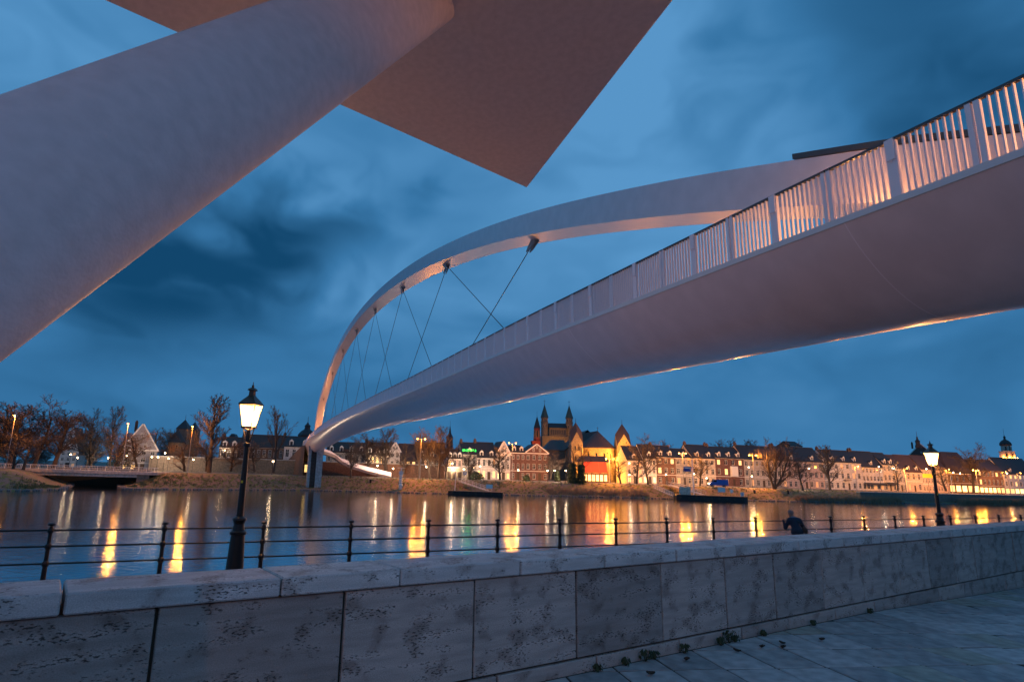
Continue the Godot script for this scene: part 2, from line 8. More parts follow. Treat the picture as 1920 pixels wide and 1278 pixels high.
# Bridge frame: origin BO, local x to the right of the walkway (0 = near edge), local z = -s where s runs along the bridge to the far bank.
const BO := Vector3(11.3, 0, 0)
const BX := Vector3(0.95516, 0, -0.2961)
const BZ := Vector3(0.2961, 0, 0.95516)
const DECK_W := 5.2
const EDGE := [[-30, 10.3], [-10, 11.0], [0, 11.35], [8.9, 11.64], [13.7, 11.84], [19.2, 12.03], [24.9, 12.22], [30.5, 12.38], [42, 12.6], [53.7, 12.84], [70, 13.25], [101, 13.9], [125, 14.2], [141, 14.28], [165, 14.15], [180, 13.9], [190, 13.5], [200, 12.7], [212, 11.2], [222, 9.6]]
const WALL_M := -0.663
const LANTERN := 28.0
const QUAY_Y := 3.6
var M := {}
var used := {}
var cache := {}
var rng := RandomNumberGenerator.new()

class MB:
	var v := PackedVector3Array()
	var n := PackedVector3Array()
	var c := PackedColorArray()
	var tint := Color.WHITE
	var colored := false
	func tri(a: Vector3, b: Vector3, d: Vector3, na: Vector3, nb: Vector3, nd: Vector3) -> void:
		var g := (b - a).cross(d - a)
		if g.dot(na + nb + nd) > 0.0:
			v.append_array([a, d, b]); n.append_array([na, nd, nb])
		else:
			v.append_array([a, b, d]); n.append_array([na, nb, nd])
		if colored: c.append_array([tint, tint, tint])
	func poly(p: Array, out: Vector3) -> void:
		var g: Vector3 = (p[1] - p[0]).cross(p[2] - p[0]).normalized()
		if g.dot(out) < 0.0: g = -g
		for i in range(1, p.size() - 1): tri(p[0], p[i], p[i + 1], g, g, g)
	func box(lo: Vector3, hi: Vector3, t := Transform3D.IDENTITY) -> void:
		var k := []
		for i in 8: k.append(t * Vector3(hi.x if i & 1 else lo.x, hi.y if i & 2 else lo.y, hi.z if i & 4 else lo.z))
		var b := t.basis
		poly([k[0], k[1], k[3], k[2]], -b.z); poly([k[4], k[5], k[7], k[6]], b.z)
		poly([k[0], k[2], k[6], k[4]], -b.x); poly([k[1], k[3], k[7], k[5]], b.x)
		poly([k[0], k[1], k[5], k[4]], -b.y); poly([k[2], k[3], k[7], k[6]], b.y)
	func cbox(lo: Vector3, hi: Vector3, ch: float, t := Transform3D.IDENTITY) -> void:   # box with chamfered edges along every side
		var m := (lo + hi) / 2.0
		var h := (hi - lo) / 2.0
		var q := func(x, y, z): return t * (m + Vector3(x, y, z))
		var a := h.x - ch; var b := h.y - ch; var d := h.z - ch
		for s in [-1, 1]:
			poly([q.call(s * h.x, -b, -d), q.call(s * h.x, b, -d), q.call(s * h.x, b, d), q.call(s * h.x, -b, d)], t.basis.x * s)
			poly([q.call(-a, s * h.y, -d), q.call(a, s * h.y, -d), q.call(a, s * h.y, d), q.call(-a, s * h.y, d)], t.basis.y * s)
			poly([q.call(-a, -b, s * h.z), q.call(a, -b, s * h.z), q.call(a, b, s * h.z), q.call(-a, b, s * h.z)], t.basis.z * s)
			for r in [-1, 1]:
				poly([q.call(s * h.x, r * b, -d), q.call(s * a, r * h.y, -d), q.call(s * a, r * h.y, d), q.call(s * h.x, r * b, d)], t.basis * Vector3(s, r, 0))
				poly([q.call(s * h.x, -b, r * d), q.call(s * a, -b, r * h.z), q.call(s * a, b, r * h.z), q.call(s * h.x, b, r * d)], t.basis * Vector3(s, 0, r))
				poly([q.call(-a, s * h.y, r * d), q.call(-a, s * b, r * h.z), q.call(a, s * b, r * h.z), q.call(a, s * h.y, r * d)], t.basis * Vector3(0, s, r))
				for u in [-1, 1]:
					poly([q.call(s * h.x, r * b, u * d), q.call(s * a, r * h.y, u * d), q.call(s * a, r * b, u * h.z)], t.basis * Vector3(s, r, u))
	func tube(p: Vector3, q: Vector3, r0: float, r1: float, seg := 6, caps := false) -> void:
		var d := (q - p).normalized()
		var x := d.cross(Vector3.UP if absf(d.y) < 0.95 else Vector3.RIGHT).normalized()
		var y := d.cross(x)
		for i in seg:
			var a := TAU * i / seg; var b := TAU * (i + 1) / seg
			var u := x * cos(a) + y * sin(a); var w := x * cos(b) + y * sin(b)
			tri(p + u * r0, q + u * r1, q + w * r1, u, u, w)
			tri(p + u * r0, q + w * r1, p + w * r0, u, w, w)
			if caps:
				tri(p, p + u * r0, p + w * r0, -d, -d, -d); tri(q, q + u * r1, q + w * r1, d, d, d)
	func lathe(prof: Array, seg := 12, t := Transform3D.IDENTITY) -> void:   # prof: [radius, y] pairs from the bottom up
		for k in prof.size() - 1:
			var r0: float = prof[k][0]; var y0: float = prof[k][1]; var r1: float = prof[k + 1][0]; var y1: float = prof[k + 1][1]
			var sl := Vector2(y1 - y0, r0 - r1)
			if sl.length() < 1e-6: continue
			sl = sl.normalized()
			for i in seg:
				var a := TAU * (i + 0.5) / seg; var b := TAU * (i + 1.5) / seg
				var u := Vector3(cos(a), 0, sin(a)); var w := Vector3(cos(b), 0, sin(b))
				var nu := t.basis * (u * sl.x + Vector3.UP * sl.y); var nw := t.basis * (w * sl.x + Vector3.UP * sl.y)
				if seg <= 8:
					nu = (nu + nw).normalized(); nw = nu
				var yy0 := Vector3.UP * y0; var yy1 := Vector3.UP * y1
				if r0 > 1e-5: tri(t * (u * r0 + yy0), t * (w * r0 + yy0), t * (w * r1 + yy1), nu, nw, nw)
				if r1 > 1e-5: tri(t * (u * r0 + yy0), t * (w * r1 + yy1), t * (u * r1 + yy1), nu, nw, nu)
	func loft(rings: Array, closed := true, smooth := true) -> void:   # rings: arrays of points, same count each
		var k: int = rings[0].size()
		var last := k if closed else k - 1
		for r in rings.size() - 1:
			for i in last:
				var j := (i + 1) % k
				var a: Vector3 = rings[r][i]; var b: Vector3 = rings[r][j]; var d: Vector3 = rings[r + 1][j]; var e: Vector3 = rings[r + 1][i]
				if smooth:
					tri(a, b, d, rn(rings, r, i, closed), rn(rings, r, j, closed), rn(rings, r + 1, j, closed))
					tri(a, d, e, rn(rings, r, i, closed), rn(rings, r + 1, j, closed), rn(rings, r + 1, i, closed))
				else:
					var g := (b - a).cross(e - a).normalized()
					if g.dot((a + b) / 2.0 - ctr(rings[r])) < 0.0: g = -g
					tri(a, b, d, g, g, g); tri(a, d, e, g, g, g)
	func ctr(ring: Array) -> Vector3:
		var s := Vector3.ZERO
		for p in ring: s += p
		return s / ring.size()
	func rn(rings: Array, r: int, i: int, closed: bool) -> Vector3:
		var k: int = rings[0].size()
		var r0 := maxi(r - 1, 0); var r1 := mini(r + 1, rings.size() - 1)
		var i0 := (i - 1 + k) % k if closed else maxi(i - 1, 0)
		var i1 := (i + 1) % k if closed else mini(i + 1, k - 1)
		var g: Vector3 = (rings[r1][i] - rings[r0][i]).cross(rings[r][i1] - rings[r][i0]).normalized()
		if g.dot(rings[r][i] - ctr(rings[r])) < 0.0: g = -g
		return g
	func mesh() -> ArrayMesh:
		var arr := []
		arr.resize(Mesh.ARRAY_MAX)
		arr[Mesh.ARRAY_VERTEX] = v; arr[Mesh.ARRAY_NORMAL] = n
		if colored: arr[Mesh.ARRAY_COLOR] = c
		var m := ArrayMesh.new()
		if v.size(): m.add_surface_from_arrays(Mesh.PRIMITIVE_TRIANGLES, arr)
		return m

# ---------- naming and grouping ----------
func unique(called: String) -> String:
	var k: int = used.get(called, 0)
	used[called] = k + 1
	return called if k == 0 else "%s_%03d" % [called, k]
func tag(o: Node, label: String, category: String, group := "", kind := "") -> void:
	if label: o.set_meta("label", label)
	if category: o.set_meta("category", category)
	if group: o.set_meta("group", group)
	if kind: o.set_meta("kind", kind)
func thing(called: String, label: String, category: String, t := Transform3D.IDENTITY, group := "") -> Node3D:
	var o := Node3D.new()
	o.name = unique(called)
	add_child(o)
	o.transform = t
	tag(o, label, category, group)
	return o
func part(parent: Node, called: String, mb, mat: Material, t := Transform3D.IDENTITY) -> MeshInstance3D:
	var o := MeshInstance3D.new()
	o.name = unique(called) if parent == self else called
	o.mesh = mb.mesh() if mb is MB else mb
	o.material_override = mat
	o.transform = t
	parent.add_child(o, true)
	return o
func structure(called: String, mb: MB, mat: Material, label: String) -> MeshInstance3D:
	var o := part(self, called, mb, mat)
	tag(o, label, "", "", "structure")
	return o
func omni(parent: Node, at: Vector3, color: Color, energy: float, size: float) -> void:
	var l := OmniLight3D.new()
	l.name = "lamp_light"
	l.light_color = color; l.light_energy = energy; l.light_size = size
	l.omni_range = 60.0; l.omni_attenuation = 2.0; l.shadow_enabled = true
	l.position = at
	parent.add_child(l, true)

# ---------- materials ----------
func lin(r: float, g: float, b: float, a := 1.0) -> Color:
	var k := Color(r, g, b).linear_to_srgb()
	k.a = a
	return k
func mat(key: String, r: float, g: float, b: float, rough := 0.7, metal := 0.0) -> StandardMaterial3D:
	var m := StandardMaterial3D.new()
	m.resource_name = key
	m.albedo_color = lin(r, g, b)
	m.roughness = rough; m.metallic = metal
	M[key] = m
	return m
func glow(key: String, r: float, g: float, b: float, strength: float) -> StandardMaterial3D:
	var m := mat(key, 0.8 * r, 0.8 * g, 0.8 * b, 0.4)
	m.emission_enabled = true
	m.emission = lin(r, g, b)
	m.emission_energy_multiplier = strength
	return m
func noise_bytes(w: int, h: int, freq: float, oct: int, sd: int, kind := FastNoiseLite.TYPE_SIMPLEX_SMOOTH) -> PackedByteArray:
	var f := FastNoiseLite.new()
	f.seed = sd; f.frequency = freq; f.fractal_octaves = oct; f.noise_type = kind
	var im := f.get_seamless_image(w, h, false, false, 0.12, true)
	im.convert(Image.FORMAT_L8)
	return im.get_data()
func tex(w: int, h: int, f: Callable) -> ImageTexture:   # f(index) -> Color (sRGB values)
	var d := PackedByteArray()
	d.resize(w * h * 3)
	for i in w * h:
		var k: Color = f.call(i)
		d[i * 3] = k.r8; d[i * 3 + 1] = k.g8; d[i * 3 + 2] = k.b8
	return ImageTexture.create_from_image(Image.create_from_data(w, h, false, Image.FORMAT_RGB8, d))
func grey_tex(w: int, h: int, lo: float, hi: float, freq: float, oct: int, sd: int) -> ImageTexture:
	var d := noise_bytes(w, h, freq, oct, sd)
	for i in d.size(): d[i] = int(255.0 * lerpf(lo, hi, d[i] / 255.0))
	return ImageTexture.create_from_image(Image.create_from_data(w, h, false, Image.FORMAT_L8, d))
func tri_map(m: StandardMaterial3D, t: Texture2D, metres: Vector3, world := true) -> StandardMaterial3D:
	m.albedo_texture = t
	m.uv1_triplanar = true; m.uv1_world_triplanar = world
	m.uv1_triplanar_sharpness = 8.0
	m.uv1_scale = Vector3(1.0 / metres.x, 1.0 / metres.y, 1.0 / metres.z)
	return m
func relief(m: StandardMaterial3D, t: Texture2D, cm: float) -> void:
	m.heightmap_enabled = true; m.heightmap_texture = t; m.heightmap_scale = cm
func make_materials() -> void:
	var mottle := grey_tex(512, 512, 0.72, 1.0, 0.012, 5, 3)
	var fine := grey_tex(512, 512, 0.0, 1.0, 0.06, 4, 5)
	var strong := grey_tex(512, 512, 0.45, 1.0, 0.02, 5, 9)
	for k in [["cream", .70, .60, .48], ["white", .78, .75, .71], ["brown_brick", .20, .11, .075], ["red_brick", .19, .095, .08], ["grey_stucco", .38, .35, .32], ["pale_stone", .60, .53, .45], ["pink_stucco", .66, .51, .45], ["blue_stucco", .34, .40, .46], ["dark_brick", .12, .08, .065], ["church_stone", .36, .28, .18], ["church_dark", .17, .15, .125], ["tower_red", .30, .055, .05], ["wall_stone", .22, .18, .145], ["concrete", .52, .50, .48]]:
		tri_map(mat(k[0], k[1], k[2], k[3], .85), mottle, Vector3(5, 5, 5))
	for k in [["slate", .045, .045, .052], ["brown_tile", .10, .055, .038], ["slate_green", .05, .12, .12], ["church_roof", .12, .08, .07]]:
		tri_map(mat(k[0], k[1], k[2], k[3], .6), strong, Vector3(2.5, .8, 2.5))
	mat("trim_white", .72, .70, .66, .5); mat("dark_door", .05, .03, .02, .5); mat("black_iron", .012, .012, .013, .42, .3); mat("bronze_cap", .10, .05, .03, .5, .2)
	mat("dark_glass", .02, .025, .03, .08); mat("awning_dark", .03, .03, .035, .8)
	glow("lit_window", 1.0, .62, .22, 1.6); glow("bright_window", 1.0, .68, .26, 3.2); glow("dim_window", 1.0, .5, .2, .45); glow("shop_window", 1.0, .62, .2, 3.6)
	glow("sodium_bulb", 1.0, .40, .05, 40.0); glow("warm_bulb", 1.0, .66, .34, 40.0); glow("lantern_bulb", 1.0, .62, .26, 30.0)
	glow("neon_green", .05, 1.0, .12, 3.0)
	var pane := glow("lantern_glass", 1.0, .46, .09, 2.4)
	pane.albedo_color = lin(.9, .8, .6, .40); pane.transparency = BaseMaterial3D.TRANSPARENCY_ALPHA; pane.roughness = .2
	mat("lamp_grey", .30, .29, .28, .45, .2)
	var bw := tri_map(mat("bridge_paint", .74, .64, .65, .42), grey_tex(512, 512, .94, 1.0, .01, 5, 21), Vector3(5, 5, 5), false)  # white paint; the pink tint stands in for warm lamp light
	relief(bw, fine, .05)
	bw.clearcoat_enabled = true; bw.clearcoat = .7; bw.clearcoat_roughness = .2
	tri_map(mat("strut_paint", .77, .64, .66, .55), grey_tex(512, 512, .92, 1.0, .02, 5, 22), Vector3(1.6, 1.6, 1.6), false)  # same white paint, its pink tint imitating warm lamp spill
	relief(M.strut_paint, grey_tex(512, 512, 0, 1, .09, 3, 23), .16)
	mat("rail_paint", .80, .72, .75, .45); mat("rail_dark", .07, .065, .065, .4, .2); mat("cable_steel", .05, .05, .05, .4, .5); mat("rim_light", .62, .62, .62, .4)
	tri_map(mat("deck_floor", .22, .20, .18, .8), mottle, Vector3(2, 2, 2), false)
	# travertine of the parapet: faint level beds, brown stains, rows of small pits
	var b1 := noise_bytes(128, 1024, .018, 5, 31); var b2 := noise_bytes(512, 1024, .11, 3, 32); var b3 := noise_bytes(1024, 1024, .007, 5, 33); var b4 := noise_bytes(1024, 1024, .2, 2, 34)
	var pit_bytes := PackedByteArray(); pit_bytes.resize(1024 * 1024)
	for i in 1024 * 1024:
		var x := i % 1024; var y := i / 1024
		var bed := b1[y * 128 + x / 8] / 255.0
		pit_bytes[i] = int(255.0 * smoothstep(.60, .72, b2[y * 512 + x / 2] / 255.0) * smoothstep(.44, .64, bed * .5 + b3[i] / 510.0))
	var stone := tex(1024, 1024, func(i):
		var x: int = i % 1024; var y: int = i / 1024
		var bed := b1[y * 128 + x / 8] / 255.0; var q := b3[i] / 255.0; var f := b4[i] / 255.0
		var k := lerpf(.80, 1.0, bed) * lerpf(.84, 1.06, f)
		var col := Color(k, k * .97, k * .95).lerp(Color(.42, .34, .30), smoothstep(.48, .82, q) * .30)
		return col.lerp(Color(.15, .125, .115), pit_bytes[i] / 255.0 * .62).clamp())
	var pits := ImageTexture.create_from_image(Image.create_from_data(1024, 1024, false, Image.FORMAT_L8, pit_bytes))
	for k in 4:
		for e in [["travertine", [.58, .47, .66, .53][k], [.51, .415, .58, .47][k], [.49, .40, .555, .455][k]], ["coping", [.82, .76, .86, .79][k], [.80, .75, .845, .78][k], [.82, .78, .86, .80][k]]]:  # coping copy paler and cooler, panels darker: sky-lit top, shaded face in colour
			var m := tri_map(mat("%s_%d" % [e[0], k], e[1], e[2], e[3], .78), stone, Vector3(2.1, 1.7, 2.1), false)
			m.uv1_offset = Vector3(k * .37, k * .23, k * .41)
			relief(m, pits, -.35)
	for k in 4:
		var m := tri_map(mat("paver_%d" % k, [.50, .60, .42, .47][k], [.50, .60, .425, .465][k], [.50, .60, .43, .40][k], .7), mottle, Vector3(1.3, 1.3, 1.3), false)
		m.uv1_offset = Vector3(k * .31, k * .17, k * .53)
		relief(m, fine, .25)
	mat("joint_dark", .035, .036, .028, .95)
	tri_map(mat("quay_paving", .24, .22, .20, .85), mottle, Vector3(1.5, 1.5, 1.5))
	var gg := noise_bytes(512, 512, .02, 5, 41); var gh := noise_bytes(512, 512, .09, 3, 42)
	tri_map(mat("bank_grass", 1, 1, 1, .95), tex(512, 512, func(i):
		var s := gg[i] / 255.0; var p := gh[i] / 255.0
		return Color(.42, .43, .22).lerp(Color(.52, .42, .37), smoothstep(.30, .55, s)).lerp(Color(.28, .25, .19), smoothstep(.5, .8, p) * .6)), Vector3(14, 14, 14))
	tri_map(mat("asphalt", .07, .065, .06, .8), mottle, Vector3(4, 4, 4)); tri_map(mat("far_paving", .20, .17, .145, .85), mottle, Vector3(4, 4, 4))
	mat("bark", .07, .055, .046, .9); mat("twig", .088, .070, .060, .9); mat("twig_russet", .16, .10, .058, .9); mat("lilac_render", .30, .29, .31, .85); mat("ivy", .03, .045, .018, .8); mat("twig_dark", .075, .06, .045, .9)
	M.ivy.backlight_enabled = true; M.ivy.backlight = lin(.02, .03, .01)
	mat("reed", .30, .21, .13, .9); mat("tuft", .10, .11, .04, .9); mat("weed", .03, .045, .016, .8); mat("rock", .16, .15, .14, .9)
	var wm := mat("river_water", .38, .47, .56, .05, 1.0)
	wm.metallic_specular = .72
	wm.normal_enabled = true
	var wn := FastNoiseLite.new()
	wn.seed = 71; wn.frequency = .012; wn.fractal_octaves = 6; wn.fractal_gain = .6
	var wt := NoiseTexture2D.new()
	wt.width = 1024; wt.height = 1024; wt.seamless = true; wt.as_normal_map = true; wt.bump_strength = 6.0; wt.noise = wn
	wm.normal_texture = wt; wm.normal_scale = .17
	wm.uv1_triplanar = true; wm.uv1_world_triplanar = true; wm.uv1_scale = Vector3(1.0 / 15.0, 1, 1.0 / 15.0)

# ---------- camera, sky, exposure ----------
func _ready() -> void:
	rng.seed = 7
	var cam := Camera3D.new()
	cam.name = "camera"
	cam.projection = Camera3D.PROJECTION_FRUSTUM
	cam.near = 0.1; cam.far = 3000.0
	cam.size = 2.0 * 0.1 * 639.0 / 1131.0
	cam.frustum_offset = Vector2(0.1 * 96.0 / 1131.0, 0)
	cam.transform = Transform3D(Basis(Vector3(.999559, .029028, .006262), Vector3(-.029696, .977079, .210793), Vector3(0, -.210886, .977511)), Vector3(0, 6.5, 0))
	add_child(cam)
	var env := Environment.new()
	env.background_mode = Environment.BG_SKY
	env.tonemap_mode = Environment.TONE_MAPPER_LINEAR
	env.tonemap_exposure = 1.0
	env.sdfgi_enabled = true; env.ssao_enabled = true; env.ssil_enabled = true
	var sky := Sky.new()
	var sm := PanoramaSkyMaterial.new()
	sm.panorama = dusk_sky(1280, 640)
	sky.sky_material = sm
	env.sky = sky
	var we := WorldEnvironment.new()
	we.name = "world_environment"
	we.environment = env
	add_child(we)
	make_materials()
	river_and_banks()
	near_quay()
	parapet()
	platform_and_strut()
	footbridge()
	far_structures()
	for h in HOUSES: house(h)
	church()
	towers()
	trees()
	lamps()
	far_objects()
	quay_railing()
	person_at_rail()
	small_growth()

func dusk_sky(w: int, h: int) -> ImageTexture:   # heavy blue evening cloud; azimuth 0 looks along -z
	var f := FastNoiseLite.new()
	f.seed = 12; f.frequency = 1.0; f.fractal_octaves = 6; f.fractal_gain = .52
	var g := FastNoiseLite.new()
	g.seed = 5; g.frequency = 1.0; g.fractal_octaves = 3
	var banks := [[.72, .60, .26, .17, -.50], [.86, .44, .22, .10, -.25], [-.47, .25, .20, .085, -.72], [-.27, .385, .14, .06, -.52], [-.068, .435, .04, .022, -.25], [.66, .15, .10, .05, -.18], [.35, .56, .24, .22, .32], [-.33, .46, .10, .06, .20], [.53, .56, .07, .12, .18], [-.19, .31, .07, .05, .24], [-.70, .56, .25, .14, .10], [-.50, .15, .12, .05, -.16],
		[1.5, .35, .3, .12, -.4], [2.3, .6, .4, .2, .2], [3.2, .3, .3, .12, -.4], [4.1, .5, .35, .15, -.35], [4.9, .35, .25, .1, .2], [3.0, .8, .5, .2, .15], [1.2, .9, .4, .2, .12]]
	var dark := Vector3(.006, .060, .150); var mid := Vector3(.040, .180, .385); var light := Vector3(.098, .300, .575)
	var d := PackedFloat32Array()
	d.resize(w * h * 3)
	for j in h:
		var el := PI / 2 - PI * (j + .5) / h
		for i in w:
			var t := .55
			if el > -.02:
				var az := TAU * (i + .5) / w
				var p := Vector3(sin(az) * cos(el), sin(el), -cos(az) * cos(el))
				var q := Vector3(p.x * 2.6, p.y * 5.2, p.z * 2.6)
				var wp := g.get_noise_3dv(q * .8 + Vector3(9, 3, 1))
				var nz := f.get_noise_3dv(q + Vector3(wp, wp * .5, -wp) * .9)
				t = .68 + nz * .36
				for b in banks:
					var da: float = wrapf(az - b[0] + wp * .06, -PI, PI)
					var u: float = da / b[2]; var v: float = (el - b[1] + nz * .06) / b[3]
					var r := u * u + v * v
					if r < 9.0: t += b[4] * smoothstep(1.8, .2, sqrt(r) + nz * .55) * (1.0 + nz * .5)
				var low := clampf(1.0 - el / .26, 0, 1)
				t = lerpf(t, .37 + nz * .16, low * .85)
			t = clampf(t, 0.0, 1.0)
			var c := dark.lerp(mid, t * 2.0) if t < .5 else mid.lerp(light, t * 2.0 - 1.0)
			var k := (j * w + i) * 3
			d[k] = c.x; d[k + 1] = c.y; d[k + 2] = c.z
	return ImageTexture.create_from_image(Image.create_from_data(w, h, false, Image.FORMAT_RGBF, d.to_byte_array()))

# ---------- river, far bank ----------
func shore_dist(x: float, z: float) -> float:   # > 0 on land
	var best := 1e9
	var sgn := 1.0
	for i in SHORE.size() - 1:
		var ax: float = SHORE[i][0]; var az: float = SHORE[i][1]
		var bx: float = SHORE[i + 1][0] - ax; var bz: float = SHORE[i + 1][1] - az
		var t := clampf(((x - ax) * bx + (z - az) * bz) / (bx * bx + bz * bz), 0, 1)
		var ex := x - ax - bx * t; var ez := z - az - bz * t
		var dd := ex * ex + ez * ez
		if dd < best - 1e-4:
			best = dd
			sgn = 1.0 if bx * (z - az) - bz * (x - ax) < 0.0 else -1.0
		elif dd < best + 1e-4 and t == 0.0:   # at a corner: trust the sharper of the two sides
			var s2 := 1.0 if bx * (z - az) - bz * (x - ax) < 0.0 else -1.0
			if s2 != sgn:
				var px: float = SHORE[i - 1][0]; var pz: float = SHORE[i - 1][1]
				sgn = 1.0 if (ax - px) * bz - (az - pz) * bx < 0.0 else -1.0
				sgn = -sgn if false else sgn
	return sqrt(best) * sgn
func ground_level(x: float) -> float:
	return 3.9 - .65 * clampf((x - 90.0) / 150.0, 0, 1)
func river_and_banks() -> void:
	var w := MB.new()
	w.poly([Vector3(-900, 0, 900), Vector3(900, 0, 900), Vector3(900, 0, -900), Vector3(-900, 0, -900)], Vector3.UP)
	structure("river_water", w, M.river_water, "wide calm river reflecting sky and town lights")
	var nz := FastNoiseLite.new()
	nz.seed = 3; nz.frequency = .12; nz.fractal_octaves = 3
	var step := 2.5
	var x0 := -260.0; var nx := 270; var z0 := -90.0; var nzz := 110
	var H := PackedFloat32Array(); var D := PackedFloat32Array()
	H.resize((nx + 1) * (nzz + 1)); D.resize(H.size())
	for j in nzz + 1:
		for i in nx + 1:
			var x := x0 + i * step; var z := z0 - j * step
			var dd := shore_dist(x, z)
			var gl := ground_level(x)
			var n1 := nz.get_noise_2d(x, z)
			var y := -1.0
			if dd > -3.0:
				y = dd * .45 if dd < 0.0 else minf(dd * .55, .45) + (gl - .45) * smoothstep(.6, 11.5 + n1 * 2.5, dd)
				if dd > 0.5 and dd < 11.0: y += n1 * .28
			D[j * (nx + 1) + i] = dd; H[j * (nx + 1) + i] = y
	var parts := [MB.new(), MB.new(), MB.new()]
	for j in nzz:
		for i in nx:
			var k := j * (nx + 1) + i
			var ids := [k, k + 1, k + nx + 2, k + nx + 1]
			var top := -9.0; var dm := 0.0
			for q in ids:
				top = maxf(top, H[q]); dm += D[q] / 4.0
			if top < -.3: continue
			var P := []; var Nn := []
			for q in ids:
				var qi: int = q % (nx + 1); var qj: int = q / (nx + 1)
				P.append(Vector3(x0 + qi * step, H[q], z0 - qj * step))
				var l: float = H[q - 1] if qi > 0 else H[q]; var r: float = H[q + 1] if qi < nx else H[q]
				var u: float = H[q - nx - 1] if qj > 0 else H[q]; var dn: float = H[q + nx + 1] if qj < nzz else H[q]
				Nn.append(Vector3(l - r, 2.0 * step, dn - u).normalized())
			var which := 0
			if dm > 12.5: which = 1 if dm < 22.0 else 2
			var mb: MB = parts[which]
			mb.tri(P[0], P[1], P[2], Nn[0], Nn[1], Nn[2]); mb.tri(P[0], P[2], P[3], Nn[0], Nn[2], Nn[3])
	structure("river_bank", parts[0], M.bank_grass, "grassy far river bank sloping down to the water")
	structure("quay_road", parts[1], M.asphalt, "lamp lit road along the far bank")
	structure("town_ground", parts[2], M.far_paving, "paved ground under the old town")
	var far := MB.new()
	far.poly([Vector3(-900, 3.2, -363), Vector3(900, 3.2, -363), Vector3(900, 3.2, -1500), Vector3(-900, 3.2, -1500)], Vector3.UP)
	far.poly([Vector3(413, 2.6, -200), Vector3(900, 2.6, -330), Vector3(900, 2.6, -363), Vector3(413, 2.6, -363)], Vector3.UP)
	structure("land", far, M.far_paving, "flat land behind the town")

